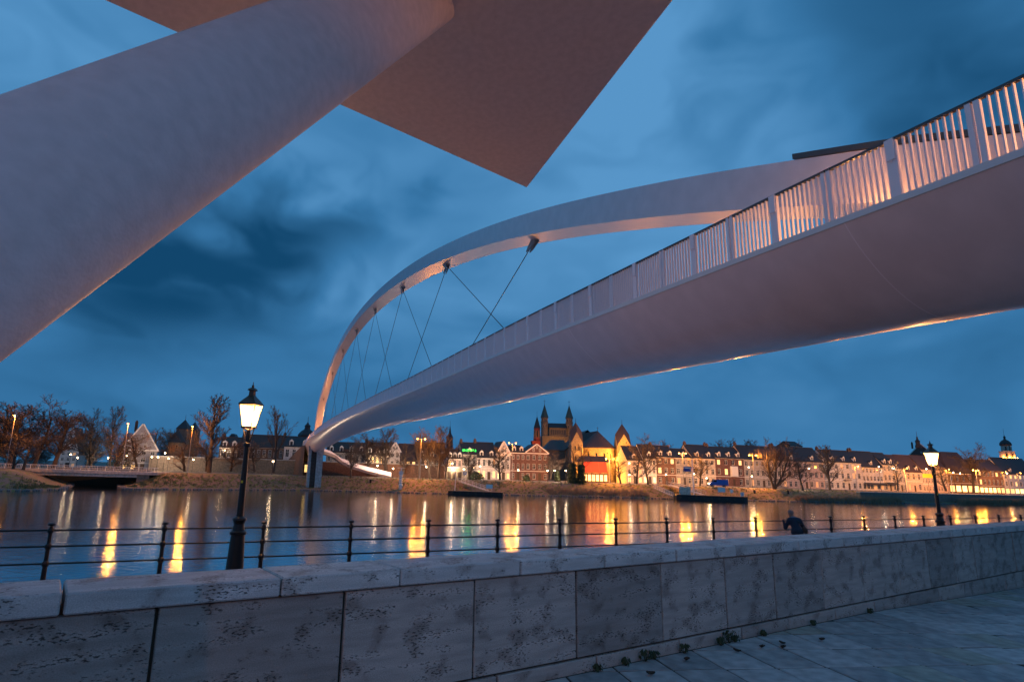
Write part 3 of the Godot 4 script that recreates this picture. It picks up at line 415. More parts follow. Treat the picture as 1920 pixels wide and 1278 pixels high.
# ---------- near quay, parapet, paving ----------
func rail_z(x: float) -> float: return -18.83 - .4885 * x
func wall_z(x: float) -> float: return -4.44 + WALL_M * x
func floor_y(x: float) -> float: return 5.0 - .004 * x - maxf(0, x - 5.0) * .025
func near_quay() -> void:
	var q := MB.new()
	# lower promenade between the parapet and the river, with the quay face down to the water
	var A := Vector3(-70, QUAY_Y, rail_z(-70) - .12); var B := Vector3(140, QUAY_Y, rail_z(140) - .12)
	q.poly([A, B, Vector3(140, QUAY_Y, -60), Vector3(70, QUAY_Y, wall_z(70) - .42), Vector3(-70, QUAY_Y, wall_z(-70) - .42)], Vector3.UP)
	structure("quay_promenade", q, M.quay_paving, "lower riverside promenade behind the stone parapet")
	var k := MB.new()
	var dir := (B - A).normalized()
	var t := Transform3D(Basis(dir, Vector3.UP, dir.cross(Vector3.UP)), A)
	k.box(Vector3(0, -5.5, 0), Vector3((B - A).length(), -.004, .5), t.translated_local(Vector3(0, 0, .02)))
	k.cbox(Vector3(0, -.6, -.03), Vector3((B - A).length(), .004, .30), .02, t)
	structure("quay_edge", k, M.concrete, "stone edge of the near quay above the river")
	var f := MB.new()
	for i in 30:
		var xa := -40.0 + i * 3.0; var xb := xa + 3.0
		var o := Vector3(0, -.007, 0)
		f.poly([Vector3(xa, floor_y(xa), wall_z(xa) - .1) + o, Vector3(xb, floor_y(xb), wall_z(xb) - .1) + o, Vector3(xb, floor_y(xb), 40) + o, Vector3(xa, floor_y(xa), 40) + o], Vector3.UP)
	var pv := structure("pavement", f, M.joint_dark, "upper terrace paved with square stone slabs")
	# square slabs in rows running almost along x
	var u := Vector3(.9877, 0, -.1564); var w := Vector3(.1564, 0, .9877)
	var o0 := Vector3(3.98, 0, -6.14)
	var made := 0
	var meshes := []
	for m in 6:
		var mb := MB.new()
		mb.cbox(Vector3(-.221, -.028, -.246), Vector3(.221, 0, .246), .006)
		meshes.append(mb.mesh())
	var rest := MB.new()
	for r in range(-16, 40):
		for c in range(-28, 34):
			var p := o0 + u * ((c + .5) * .463) + w * ((r - .5) * .513)
			var gap := p.z - wall_z(p.x)
			if gap < -.34 or p.x > 17 or p.x < -9 or p.z > 6: continue
			p.y = floor_y(p.x)
			var hero: bool = p.x > .2 and p.z < -4.0 and made < 290 and -p.z * .93 + 1.0 > p.x * .93
			var tone: Material = M["paver_%d" % [0, 1, 2, 0, 3, 1, 0, 2][rng.randi() % 8]]
			if gap < .40:   # slabs cut to the foot of the wall
				var cut := PackedVector2Array([Vector2(-60, wall_z(-60) + .012), Vector2(60, wall_z(60) + .012), Vector2(60, 60), Vector2(-60, 60)])
				var quad := PackedVector2Array()
				for e in [[-1, -1], [1, -1], [1, 1], [-1, 1]]:
					var kp: Vector3 = p + u * (.221 * e[0]) + w * (.246 * e[1])
					quad.append(Vector2(kp.x, kp.z))
				for pg in Geometry2D.intersect_polygons(quad, cut):
					var mb := MB.new()
					var tp := []; var ctr := Vector3.ZERO
					for kp in pg:
						tp.append(Vector3(kp.x, floor_y(kp.x), kp.y)); ctr += tp[-1] / pg.size()
					mb.poly(tp, Vector3.UP)
					for i in tp.size():
						var j := (i + 1) % tp.size()
						var out: Vector3 = (tp[i] + tp[j]) / 2.0 - ctr
						mb.poly([tp[i], tp[j], tp[j] + Vector3.DOWN * .028, tp[i] + Vector3.DOWN * .028], out)
					if p.x > .2 and p.x < 12.0: part(pv, "cut_slab", mb, tone)
					else:
						rest.v.append_array(mb.v); rest.n.append_array(mb.n)
				continue
			var tilt := Basis(Vector3.FORWARD, -.004 + rng.randf_range(-.008, .008)) * Basis(Vector3.RIGHT, rng.randf_range(-.008, .008))
			var tr := Transform3D(Basis(u, Vector3.UP, w) * tilt, p + Vector3.UP * rng.randf_range(-.001, .003))
			if hero:
				made += 1
				part(pv, "paving_slab", meshes[made % 6], tone, tr)
			else:
				rest.box(Vector3(-.221, -.028, -.246), Vector3(.221, 0, .246), tr)
	var rs := part(pv, "slab_field", rest, M.paver_0)
	tag(rs, "", "", "", "stuff")
func parapet() -> void:
	var d := Vector3(1, 0, WALL_M).normalized()
	var t := Transform3D(Basis(d, Vector3.UP, d.cross(Vector3.UP)), Vector3(0, 0, -4.44))   # local x along the wall, z towards the camera
	var k := 1.0 / d.x
	var o := thing("parapet_wall", "long low travertine parapet wall of big slabs with coping stones", "wall", t)
	var core := MB.new()
	core.box(Vector3(-14 * k, 3.5, -.40), Vector3(34 * k, 5.735, -.06))
	part(o, "core", core, M.joint_dark)
	var caps := [-9.1, -8.0, -7.05, -6.0, -5.1, -4.05, -2.95, -1.91, -1.01, -.35, .5, 1.25, 2.03, 2.81]
	while caps[-1] < 33: caps.append(caps[-1] + rng.randf_range(.82, 1.05))
	for i in caps.size() - 1:
		var a: float = caps[i] * k; var b: float = caps[i + 1] * k
		var g := .012 if i == 6 else .004
		var mb := MB.new()
		var hgt := rng.randf_range(-.003, .003)
		mb.cbox(Vector3(a + g, 5.752, -.425), Vector3(b - g, 5.858 + hgt, .0 + rng.randf_range(-.003, .003)), .009)
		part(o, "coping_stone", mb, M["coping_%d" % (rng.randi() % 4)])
	var pan := [-9.5, -8.4, -7.3, -6.2, -5.0, -3.8, -2.65, -1.55, -.66, .17, 1.0, 1.87, 2.67, 3.39, 4.22, 5.03, 5.88, 6.67, 7.45, 8.13]
	while pan[-1] < 33: pan.append(pan[-1] + rng.randf_range(.72, .9))
	for i in pan.size() - 1:
		var a: float = pan[i] * k; var b: float = pan[i + 1] * k
		var g := .009 if i < 9 else .007
		var mb := MB.new()
		mb.cbox(Vector3(a + g, 5.10, -.09), Vector3(b - g, 5.741, -.03 + rng.randf_range(-.004, .004)), .005)
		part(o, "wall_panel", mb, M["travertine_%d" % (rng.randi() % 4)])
		var pl := MB.new()
		pl.cbox(Vector3(a + g + .21, 4.55, -.09), Vector3(b - g + .21, 5.085, -.022 + rng.randf_range(-.003, .003)), .005)
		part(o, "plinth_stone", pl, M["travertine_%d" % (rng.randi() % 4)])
		if i % 2 == 0:
			var bk := MB.new()
			bk.cbox(Vector3(a + g, 3.5, -.43), Vector3(pan[mini(i + 2, pan.size() - 1)] * k - g, 5.741, -.39), .005)
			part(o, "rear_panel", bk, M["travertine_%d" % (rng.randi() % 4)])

# ---------- platform slab and its slanting column overhead ----------
func platform_and_strut() -> void:
	var C := Vector3(1.37, 12.7, -12.39)
	var e1 := Vector3(.2333, 0, .9724); var e2 := Vector3(-.7768, 0, .6297)
	var o := thing("viewing_platform", "overhanging platform slab carried by a thick slanting round column", "platform")
	var mb := MB.new()
	var p := [C, C + e1 * 7.5, C + e1 * 7.5 + e2 * 10.0, C + e2 * 10.0]
	# bevelled lower arris all round
	var ctr: Vector3 = (p[0] + p[2]) / 2.0
	var low := []; var mid := []; var top := []
	for q in p:
		var inw: Vector3 = (ctr - q).normalized() * .03
		low.append(q + inw); mid.append(q + Vector3.UP * .02); top.append(q + Vector3.UP * .34)
	mb.poly(low, Vector3.DOWN); mb.poly(top, Vector3.UP)
	for i in 4:
		var j := (i + 1) % 4
		var out: Vector3 = (mid[i] + mid[j]) / 2.0 - ctr
		mb.poly([low[i], low[j], mid[j], mid[i]], out + Vector3.DOWN * 3.0); mb.poly([mid[i], mid[j], top[j], top[i]], Vector3(out.x, 0, out.z))
	part(o, "slab", mb, M.strut_paint)
	var D := Vector3(.224853, .753634, -.617638)
	var w := [-.86724, -.134195, -.479465]
	var base := Vector3(0, 6.5, 0) + Vector3(w[0], w[1], w[2]) * 2.94
	var y := Vector3(w[0], w[1], w[2]); var x := D.cross(y).normalized()   # broad face turned across the terrace
	var rings := []
	var t0 := (4.4 - base.y) / D.y; var t1 := (12.72 - base.y) / D.y
	for k in 30:
		var t := lerpf(t0, t1 + .5, k / 29.0)
		var rad := .471
		var ring := []
		for i in 48:
			var a := TAU * i / 48
			var pt := base + D * t + x * cos(a) * rad + y * sin(a) * rad * .5
			ring.append(pt)
		rings.append(ring)
	var s := MB.new()
	s.loft(rings)
	part(o, "slanting_column", s, M.strut_paint)
	var rail := MB.new()
	for e in [[p[0], p[1]], [p[0], p[3]]]:
		rail.tube(e[0] + Vector3.UP * 1.4, e[1] + Vector3.UP * 1.4, .03, .03, 8)
	part(o, "handrail", rail, M.rail_dark)
	# upright posts of that rail, set back from the edge
	for e in [[p[0], p[1], 8], [p[0], p[3], 10]]:
		for i in int(e[2]):
			var pp: Vector3 = e[0].lerp(e[1], (i + .02) / float(e[2]))
			var pm := MB.new()
			pm.tube(pp + Vector3.UP * .3, pp + Vector3.UP * 1.4, .02, .02, 6)
			part(o, "rail_post", pm, M.rail_dark)

# ---------- the footbridge ----------
func curve(tab: Array, s: float) -> float:   # Catmull-Rom through [s, y] pairs
	var i := 0
	while i < tab.size() - 2 and s > tab[i + 1][0]: i += 1
	var p1: Array = tab[i]; var p2: Array = tab[i + 1]; var p0: Array = tab[maxi(i - 1, 0)]; var p3: Array = tab[mini(i + 2, tab.size() - 1)]
	var h: float = p2[0] - p1[0]
	var t: float = (s - p1[0]) / h
	var m1: float = (p2[1] - p0[1]) / maxf(p2[0] - p0[0], .01) * h; var m2: float = (p3[1] - p1[1]) / maxf(p3[0] - p1[0], .01) * h
	return (2 * t * t * t - 3 * t * t + 1) * p1[1] + (t * t * t - 2 * t * t + t) * m1 + (-2 * t * t * t + 3 * t * t) * p2[1] + (t * t * t - t * t) * m2
func footbridge() -> void:
	var o := thing("footbridge", "white steel arch footbridge sweeping across the river to the far bank", "bridge", Transform3D(Basis(BX, Vector3.UP, BZ), BO))
	var S := []
	var s := -30.0
	while s < 204.0:
		S.append(s); s += 1.5 if s < 60 else 3.0
	# hull-shaped underside
	var rings := []
	for q in S:
		var y := curve(EDGE, q)
		var dep := 1.75 + 1.35 * smoothstep(85.0, 178.0, q)
		var ring := []
		for i in 33:
			var u := -1.0 + 2.0 * i / 32.0
			var k := pow(maxf(0.0, 1.0 - pow(absf(u), 1.9)), .9)
			ring.append(Vector3(DECK_W / 2 * (1.0 + u), y - .10 - dep * k, -q))
		rings.append(ring)
	var g := MB.new()
	g.loft(rings, false)
	part(o, "girder", g, M.bridge_paint)
	# welded seams round the hull
	for q in [12.0, 24.0, 36.0, 48.0, 60.0, 72.0, 90.0, 108.0, 126.0, 144.0]:
		var i0 := 0
		while S[i0] < q: i0 += 1
		var seam := MB.new()
		var ra := []; var rb := []
		for p in rings[i0]:
			ra.append(p + Vector3(0, -.004, .012)); rb.append(p + Vector3(0, -.004, -.012))
		seam.loft([ra, rb], false)
		part(o, "weld_seam", seam, M.rail_paint)
	var d := MB.new(); var rim := MB.new(); var rim2 := MB.new(); var hr := MB.new(); var hr2 := MB.new()
	for i in S.size() - 1:
		var a: float = S[i]; var b: float = S[i + 1]
		var ya := curve(EDGE, a); var yb := curve(EDGE, b)
		d.poly([Vector3(.1, ya, -a), Vector3(DECK_W - .1, ya, -a), Vector3(DECK_W - .1, yb, -b), Vector3(.1, yb, -b)], Vector3.UP)
		for e in [[rim, 0.0, -1.0], [rim2, DECK_W, 1.0]]:
			var m: MB = e[0]; var x0: float = e[1] + e[2] * .03; var x1: float = e[1] - e[2] * .1
			m.poly([Vector3(x0, ya - .105, -a), Vector3(x0, ya + .03, -a), Vector3(x0, yb + .03, -b), Vector3(x0, yb - .105, -b)], Vector3(e[2], 0, 0))
			m.poly([Vector3(x0, ya + .03, -a), Vector3(x1, ya + .03, -a), Vector3(x1, yb + .03, -b), Vector3(x0, yb + .03, -b)], Vector3.UP)
			m.poly([Vector3(x0, ya - .105, -a), Vector3(x1, ya - .105, -a), Vector3(x1, yb - .105, -b), Vector3(x0, yb - .105, -b)], Vector3.DOWN)
		for e in [[hr, .03], [hr2, DECK_W - .03]]:
			var m: MB = e[0]
			m.box(Vector3(-.045, -.025, -1), Vector3(.045, .025, 0), Transform3D(Basis(Vector3.RIGHT, Vector3.UP, Vector3(0, ya - yb, b - a)), Vector3(e[1], ya + 1.19, -a)))
	part(o, "deck", d, M.deck_floor); part(o, "edge_rim", rim, M.rim_light); part(o, "edge_rim", rim2, M.rim_light)
	var rl := part(o, "railing", hr, M.rail_dark); var rl2 := part(o, "railing", hr2, M.rail_dark)
	# uprights: flat plates at 1.42 m, nine thin bars between them
	var pm := MB.new(); pm.box(Vector3(-.045, 0, -.11), Vector3(.035, 1.17, -.02)); pm.box(Vector3(-.045, 0, .02), Vector3(.035, 1.17, .11))
	var pb := MB.new(); pb.box(Vector3(-.045, 0, -.10), Vector3(.035, 1.17, .10)); pb.box(Vector3(-.075, .74, -.085), Vector3(-.048, 1.165, .085)); pb.box(Vector3(-.06, .70, -.02), Vector3(-.048, .74, .02))
	var bm := MB.new(); bm.box(Vector3(-.03, 0, -.011), Vector3(.03, 1.165, .011))
	var meshes := [pm.mesh(), pb.mesh(), bm.mesh()]
	var rest := MB.new(); var rest2 := MB.new()
	var np := 0; var nb := 0
	var q := 9.47 - 1.42 * 18
	while q < 202.0:
		var post := part(rl, "rail_post", meshes[np % 2], M.rail_paint, Transform3D(Basis(), Vector3(.03, curve(EDGE, q) + .028, -q)))
		np += 1
		rest2.box(Vector3(-.04, 0, -.1), Vector3(.04, 1.17, .1), Transform3D(Basis(), Vector3(DECK_W - .03, curve(EDGE, q) + .028, -q)))
		for i in range(1, 10):
			var sb := q + .11 + (1.42 - .22) * i / 10.0
			var tr := Transform3D(Basis(), Vector3(.03, curve(EDGE, sb) + .028, -sb))
			if q > 6.0 and nb < 290:
				part(rl, "baluster", meshes[2], M.rail_paint, tr); nb += 1
			else:
				rest.box(Vector3(-.03, 0, -.011), Vector3(.03, 1.165, .011), tr)
			rest2.box(Vector3(-.03, 0, -.011), Vector3(.03, 1.165, .011), Transform3D(Basis(), Vector3(DECK_W - .03, curve(EDGE, sb) + .028, -sb)))
		q += 1.42
	tag(part(rl, "baluster_field", rest, M.rail_paint), "", "", "", "stuff")
	tag(part(rl2, "baluster_field", rest2, M.rail_paint), "", "", "", "stuff")
	# the arch: a box rib 2 m wide over the middle of the deck
	var ar := []; var hw := 1.0; var th := 1.2; var cx := DECK_W / 2
	var P := []
	s = 4.0
	while s < 185.4:
		P.append(Vector2(s, curve(ARCH, s))); s += 1.5 if s < 160 else .8
	P.append(Vector2(185.4, 16.5)); P.append(Vector2(186.2, 13.0))
	for i in P.size():
		var tg: Vector2 = (P[mini(i + 1, P.size() - 1)] - P[maxi(i - 1, 0)]).normalized()
		var nn := Vector2(tg.y, -tg.x)   # points down/out below the rib
		if nn.y > 0 and absf(nn.x) < .9: nn = -nn
		if P[i].x > 150 and nn.x > 0: nn = -nn
		var a: Vector2 = P[i]; var b: Vector2 = P[i] + nn * th
		ar.append([Vector3(cx - hw, a.y, -a.x), Vector3(cx + hw, a.y, -a.x), Vector3(cx + hw * .94, b.y, -b.x), Vector3(cx - hw * .94, b.y, -b.x)])
	var am := MB.new()
	am.loft(ar, true, false)
	part(o, "arch", am, M.bridge_paint)
	var cap := MB.new()
	var cr := []
	for i in P.size():
		if P[i].x > 15.2: break
		var a: Vector2 = P[i]
		cr.append([Vector3(cx - hw - .03, a.y + .02, -a.x), Vector3(cx + hw + .03, a.y + .02, -a.x), Vector3(cx + hw + .03, a.y + .17, -a.x), Vector3(cx - hw - .03, a.y + .17, -a.x)])
	cap.loft(cr, true, false); cap.poly(cr[-1], Vector3.FORWARD)
	part(o, "arch_cover", cap, M.rail_dark)
	# crossed hanger cables between arch nodes and the deck under the neighbouring nodes
	var nodes := [32.8, 51.2, 70.0, 90.0, 110.2, 130.6, 150.8, 171.0]
	for i in nodes.size():
		var sn: float = nodes[i]
		var yt := curve(ARCH, sn); var sl := (curve(ARCH, sn + .5) - curve(ARCH, sn - .5))
		var nd := Vector2(sl, -1).normalized() * th
		var top := Vector3(cx, yt + nd.y, -(sn + nd.x))
		for dir in [-1, 1]:
			if (i == 0 and dir < 0) or (i == 7 and dir > 0): continue
			var se: float = nodes[clampi(i + dir, 0, 7)]
			var end := Vector3(cx + dir * .1, curve(EDGE, se), -se)
			var dv := (end - top).normalized()
			var off := Vector3(dir * .12, 0, 0)
			var c := MB.new()
			c.tube(top + off + dv * .5, end, .026, .026, 8)
			part(o, "hanger_cable", c, M.cable_steel)
			var bk := MB.new()
			var y := dv.cross(Vector3.RIGHT).normalized()
			for e in [-.13, .09]:
				bk.loft([[top + off + Vector3(e, 0, 0) + y * .24 - dv * .15, top + off + Vector3(e + .04, 0, 0) + y * .24 - dv * .15, top + off + Vector3(e + .04, 0, 0) - y * .24 - dv * .15, top + off + Vector3(e, 0, 0) - y * .24 - dv * .15], [top + off + Vector3(e, 0, 0) + y * .16 + dv * .7, top + off + Vector3(e + .04, 0, 0) + y * .16 + dv * .7, top + off + Vector3(e + .04, 0, 0) - y * .16 + dv * .7, top + off + Vector3(e, 0, 0) - y * .16 + dv * .7], [top + off + Vector3(e, 0, 0) + y * .04 + dv * 1.1, top + off + Vector3(e + .04, 0, 0) + y * .04 + dv * 1.1, top + off + Vector3(e + .04, 0, 0) - y * .04 + dv * 1.1, top + off + Vector3(e, 0, 0) - y * .04 + dv * 1.1]], true, false)
			part(o, "cable_bracket", bk, M.lamp_grey)
	# pier at the far bank: two concrete blades with a recess between
	for e in [[.55, 1.35, .9], [2.85, 4.65, 1.0]]:
		var pr := []
		for k in [[-2.5, 1.0], [9.8, .98], [11.2, 1.1], [12.4, 1.5]]:
			var xm: float = (e[0] + e[1]) / 2; var hx: float = (e[1] - e[0]) / 2 * k[1]; var hz: float = e[2] * k[1]
			pr.append([Vector3(xm - hx, k[0], -184.5 + hz), Vector3(xm + hx, k[0], -184.5 + hz), Vector3(xm + hx, k[0], -184.5 - hz), Vector3(xm - hx, k[0], -184.5 - hz)])
		var pmb := MB.new()
		pmb.loft(pr, true, false)
		part(o, "pier", pmb, M.concrete)
	var web := MB.new()
	web.box(Vector3(1.3, -2.5, -185.0), Vector3(2.9, 12.0, -184.3))
	part(o, "pier_web", web, M.dark_brick)
	# abutment hump where the deck comes down behind the pier
	var ab := MB.new()
	ab.loft([[Vector3(0, 3.0, -196), Vector3(0, 13.0, -196), Vector3(DECK_W, 13.0, -196), Vector3(DECK_W, 3.0, -196)], [Vector3(-1.5, 3, -204), Vector3(-1.0, 12.3, -204), Vector3(DECK_W, 12.3, -204), Vector3(DECK_W, 3, -204)], [Vector3(-4.5, 3, -216), Vector3(-3.5, 9.0, -216), Vector3(DECK_W, 9.0, -216), Vector3(DECK_W, 3, -216)], [Vector3(-8, 3, -230), Vector3(-8, 4.0, -230), Vector3(DECK_W, 4.0, -230), Vector3(DECK_W, 3, -230)]], true, false)
	part(o, "abutment", ab, M.brown_brick)
	# lights let into the deck at the feet of the arch wash it with warm light
	for e in [[2.5, 1.0, 14.0], [7.0, 1.0, 7.0], [12.5, 1.0, 3.0], [174.0, 1.0, 10.0], [180.0, 1.0, 10.0], [162.0, 1.0, 6.0]]:
		for x in [DECK_W / 2 - 1.5, DECK_W / 2 + 1.5]:
			var lm := MB.new()
			lm.cbox(Vector3(-.09, 0, -.09), Vector3(.09, .10, .09), .02)
			var at := Vector3(x, curve(EDGE, e[0]) + .004, -e[0])
			var fx := part(o, "deck_light", lm, M.warm_bulb, Transform3D(Basis(), at))
			omni(fx, Vector3(0, .16, 0), Color(1.0, .66, .38), e[2], .06)
	# ramp curling down to the far quay
	var R := [Vector3(2.6, 12.2, -197), Vector3(5.8, 11.2, -198.5), Vector3(9.2, 10.3, -200.3), Vector3(12, 8.4, -201.5), Vector3(15.5, 7.0, -201.5), Vector3(20.6, 5.7, -200.9), Vector3(28, 4.2, -199.7)]
	var fl := []; var para := []
	for i in R.size():
		var tg: Vector3 = (R[mini(i + 1, R.size() - 1)] - R[maxi(i - 1, 0)])
		var side := tg.cross(Vector3.UP).normalized() * 1.5
		fl.append([R[i] + side, R[i] - side, R[i] - side * .6 + Vector3.DOWN * .8, R[i] + side * .6 + Vector3.DOWN * .8])
		para.append([R[i] - side, R[i] - side * 1.08, R[i] - side * 1.08 + Vector3.UP * 1.25, R[i] - side + Vector3.UP * 1.25])
	var rm := MB.new(); rm.loft(fl, true, false)
	part(o, "ramp", rm, M.bridge_paint)
	var rp := MB.new(); rp.loft(para, true, false)
	part(o, "ramp_parapet", rp, M.rail_paint)
	var rc := MB.new(); rc.tube(Vector3(5.4, 2.5, -199.5), Vector3(5.4, 10.8, -199.5), .5, .5, 12)
	part(o, "ramp_column", rc, M.concrete)

# ---------- houses ----------
func window_mesh(w: float, h: float) -> Array:   # frame ring with a cross, and the pane behind it
	var key := "win%.1f_%.1f" % [w, h]
	if not cache.has(key):
		var f := MB.new(); var p := MB.new()
		var b := .09
		f.box(Vector3(-w / 2, 0, -.06), Vector3(-w / 2 + b, h, .02)); f.box(Vector3(w / 2 - b, 0, -.06), Vector3(w / 2, h, .02))
		f.box(Vector3(-w / 2 + b, 0, -.06), Vector3(w / 2 - b, b, .02)); f.box(Vector3(-w / 2 + b, h - b, -.06), Vector3(w / 2 - b, h, .02))
		f.box(Vector3(-.035, b, -.05), Vector3(.035, h - b, .01)); f.box(Vector3(-w / 2 + b, h * .64, -.045), Vector3(-.035, h * .64 + .07, .008)); f.box(Vector3(.035, h * .64, -.045), Vector3(w / 2 - b, h * .64 + .07, .008))
		p.poly([Vector3(-w / 2 + b, b, -.04), Vector3(w / 2 - b, b, -.04), Vector3(w / 2 - b, h - b, -.04), Vector3(-w / 2 + b, h - b, -.04)], Vector3.BACK)
		cache[key] = [f.mesh(), p.mesh()]
	return cache[key]
func add_window(o: Node, at: Vector3, w: float, h: float, pane: Material, frame: Material, called := "window") -> void:
	var ms := window_mesh(w, h)
	var f := part(o, called, ms[0], frame, Transform3D(Basis(), at))
	part(f, "pane", ms[1], pane)
func facade(mb: MB, w: float, h: float, holes: Array, z: float, y0 := -1.0) -> void:   # front wall with real openings and 0.16 m reveals
	var xs := [0.0, w]; var ys := [y0, h]
	for r in holes:
		for q in [r[0], r[2]]: if not xs.has(q): xs.append(q)
		for q in [r[1], r[3]]: if not ys.has(q): ys.append(q)
	xs.sort(); ys.sort()
	for i in xs.size() - 1:
		var j := 0
		while j < ys.size() - 1:
			var cx: float = (xs[i] + xs[i + 1]) / 2
			var k := j
			while k < ys.size() - 1:
				var cy: float = (ys[k] + ys[k + 1]) / 2
				var hit := false
				for r in holes:
					if cx > r[0] and cx < r[2] and cy > r[1] and cy < r[3]: hit = true
				if hit: break
				k += 1
			if k > j: mb.poly([Vector3(xs[i], ys[j], z), Vector3(xs[i + 1], ys[j], z), Vector3(xs[i + 1], ys[k], z), Vector3(xs[i], ys[k], z)], Vector3.BACK)
			j = maxi(k, j + 1)
	for r in holes:
		var b := z - .16
		mb.poly([Vector3(r[0], r[1], z), Vector3(r[0], r[3], z), Vector3(r[0], r[3], b), Vector3(r[0], r[1], b)], Vector3.RIGHT)
		mb.poly([Vector3(r[2], r[1], z), Vector3(r[2], r[3], z), Vector3(r[2], r[3], b), Vector3(r[2], r[1], b)], Vector3.LEFT)
		mb.poly([Vector3(r[0], r[1], z), Vector3(r[2], r[1], z), Vector3(r[2], r[1], b), Vector3(r[0], r[1], b)], Vector3.UP)
		mb.poly([Vector3(r[0], r[3], z), Vector3(r[2], r[3], z), Vector3(r[2], r[3], b), Vector3(r[0], r[3], b)], Vector3.DOWN)
func house(h: Dictionary) -> void:
	var a := Vector3(h.a[0], h.y, h.a[1]); var b := Vector3(h.b[0], h.y, h.b[1])
	var ex := (b - a).normalized()
	var w := (b - a).length()
	var o := thing(h.n, h.l, h.cat, Transform3D(Basis(ex, Vector3.UP, ex.cross(Vector3.UP)), a), h.g)
	var E: float = h.e; var R: float = h.r; var D: float = h.d
	var F: int = h.f; var C: int = h.c
	var st: String = h.st; var lit: String = h.lit
	var fh := E / F
	var holes := []; var wins := []
	var pitch := w / C
	var ww := snappedf(clampf(pitch * .52, .7, 1.5), .1)
	for f in F:
		var shop: bool = f == 0 and h.shop > 0
		var wh := snappedf(clampf(fh * (.62 if f < 2 else .52), 1.0, 2.6), .1)
		for c in C:
			var cx := (c + .5) * pitch
			if f == 0 and c == C / 2 and not shop and C > 2:   # the door
				holes.append([cx - .6, 0.0, cx + .6, minf(2.7, fh - .2)])
				var dm := MB.new(); dm.box(Vector3(-.6, 0, -.05), Vector3(.6, minf(2.7, fh - .2), 0))
				part(o, "door", dm, M.dark_door, Transform3D(Basis(), Vector3(cx, 0, -.1)))
				continue
			var w2 := snappedf(pitch * .8, .1) if shop else ww
			var y := f * fh + (fh - wh) * (.5 if f > 0 else .35)
			if shop:
				y = .5; wh = snappedf(fh * .66, .1)
			var m: Material = M.dark_glass
			var d := rng.randf()
			if shop and h.shop == 2: m = M.shop_window if d < .75 else M.lit_window
			elif f == 0 and lit.contains("G"): m = M.bright_window if d < .8 else M.lit_window
			elif f == 0 and lit.contains("g"): m = M.lit_window if d < .6 else M.dark_glass
			elif f > 0 and lit.contains("U"): m = M.lit_window if d < .5 else M.dark_glass
			elif f > 0 and lit.contains("u"): m = M.lit_window if d < .35 else M.dark_glass
			elif lit.contains("o"): m = M.lit_window if d < .2 else M.dark_glass
			elif d < .07: m = M.dim_window
			holes.append([cx - w2 / 2, y, cx + w2 / 2, y + wh])
			wins.append([Vector3(cx, y, -.12), w2, wh, m])
	var wm := MB.new()
	facade(wm, w, E, holes, 0.0)
	wm.poly([Vector3(0, -1, 0), Vector3(0, E, 0), Vector3(0, E, -D), Vector3(0, -1, -D)], Vector3.LEFT)
	wm.poly([Vector3(w, -1, 0), Vector3(w, E, 0), Vector3(w, E, -D), Vector3(w, -1, -D)], Vector3.RIGHT)
	wm.poly([Vector3(0, -1, -D), Vector3(w, -1, -D), Vector3(w, E, -D), Vector3(0, E, -D)], Vector3.FORWARD)
	if st == "front":
		wm.poly([Vector3(0, E, 0), Vector3(w, E, 0), Vector3(w / 2, R - .1, 0)], Vector3.BACK); wm.poly([Vector3(0, E, -D), Vector3(w, E, -D), Vector3(w / 2, R - .1, -D)], Vector3.FORWARD)
	elif st == "side":
		for x in [0.0, w]: wm.poly([Vector3(x, E, 0), Vector3(x, E, -D), Vector3(x, R - .1, -D / 2)], Vector3.LEFT if x == 0.0 else Vector3.RIGHT)
	part(o, "wall", wm, M[h.w])
	for q in wins: add_window(o, q[0], q[1], q[2], q[3], M[h.t])
	if st == "front" and R - E > 3.0:
		for sx in [-.14, .14]: add_window(o, Vector3(w * (.5 + sx), E + .5, .045), .8, 1.3, M.dark_glass, M[h.t], "gable_window")
		add_window(o, Vector3(w * .5, E + (R - E) * .5, .045), .7, 1.0, M.dark_glass, M[h.t], "gable_window")
	# roof: a solid with eaves and thickness
	var rm := MB.new()
	var k := .22; var ov := .3
	if st == "side":
		var sl := (R - E) / (D / 2)
		for sgn in [1.0, -1.0]:
			var z0: float = 0.0 + ov if sgn > 0 else -D - ov
			var ye := E - sl * ov
			var pts := [Vector3(-.06, ye, z0), Vector3(w + .06, ye, z0), Vector3(w + .06, R, -D / 2), Vector3(-.06, R, -D / 2)]
			var n := Vector3(0, D / 2, sgn * (R - E)).normalized()
			rm.poly(pts.map(func(p): return p + n * k), n); rm.poly(pts, -n)
			rm.poly([pts[0], pts[1], pts[1] + n * k, pts[0] + n * k], Vector3(0, -.2, sgn))
			rm.poly([pts[0], pts[3], pts[3] + n * k, pts[0] + n * k], Vector3.LEFT); rm.poly([pts[1], pts[2], pts[2] + n * k, pts[1] + n * k], Vector3.RIGHT)
		rm.box(Vector3(-.06, R - .05, -D / 2 - .18), Vector3(w + .06, R + .3, -D / 2 + .18))
	elif st == "front":
		var sl := (R - E) / (w / 2)
		for sgn in [1.0, -1.0]:
			var x0: float = w + ov if sgn > 0 else -ov
			var pts := [Vector3(x0, E - sl * ov, .12), Vector3(x0, E - sl * ov, -D), Vector3(w / 2, R, -D), Vector3(w / 2, R, .12)]
			var n := Vector3(sgn * (R - E), w / 2, 0).normalized()
			rm.poly(pts.map(func(p): return p + n * k), n); rm.poly(pts, -n)
			rm.poly([pts[0], pts[3], pts[3] + n * k, pts[0] + n * k], Vector3.BACK); rm.poly([pts[0], pts[1], pts[1] + n * k, pts[0] + n * k], Vector3(sgn, -.2, 0))
		var tr := MB.new()
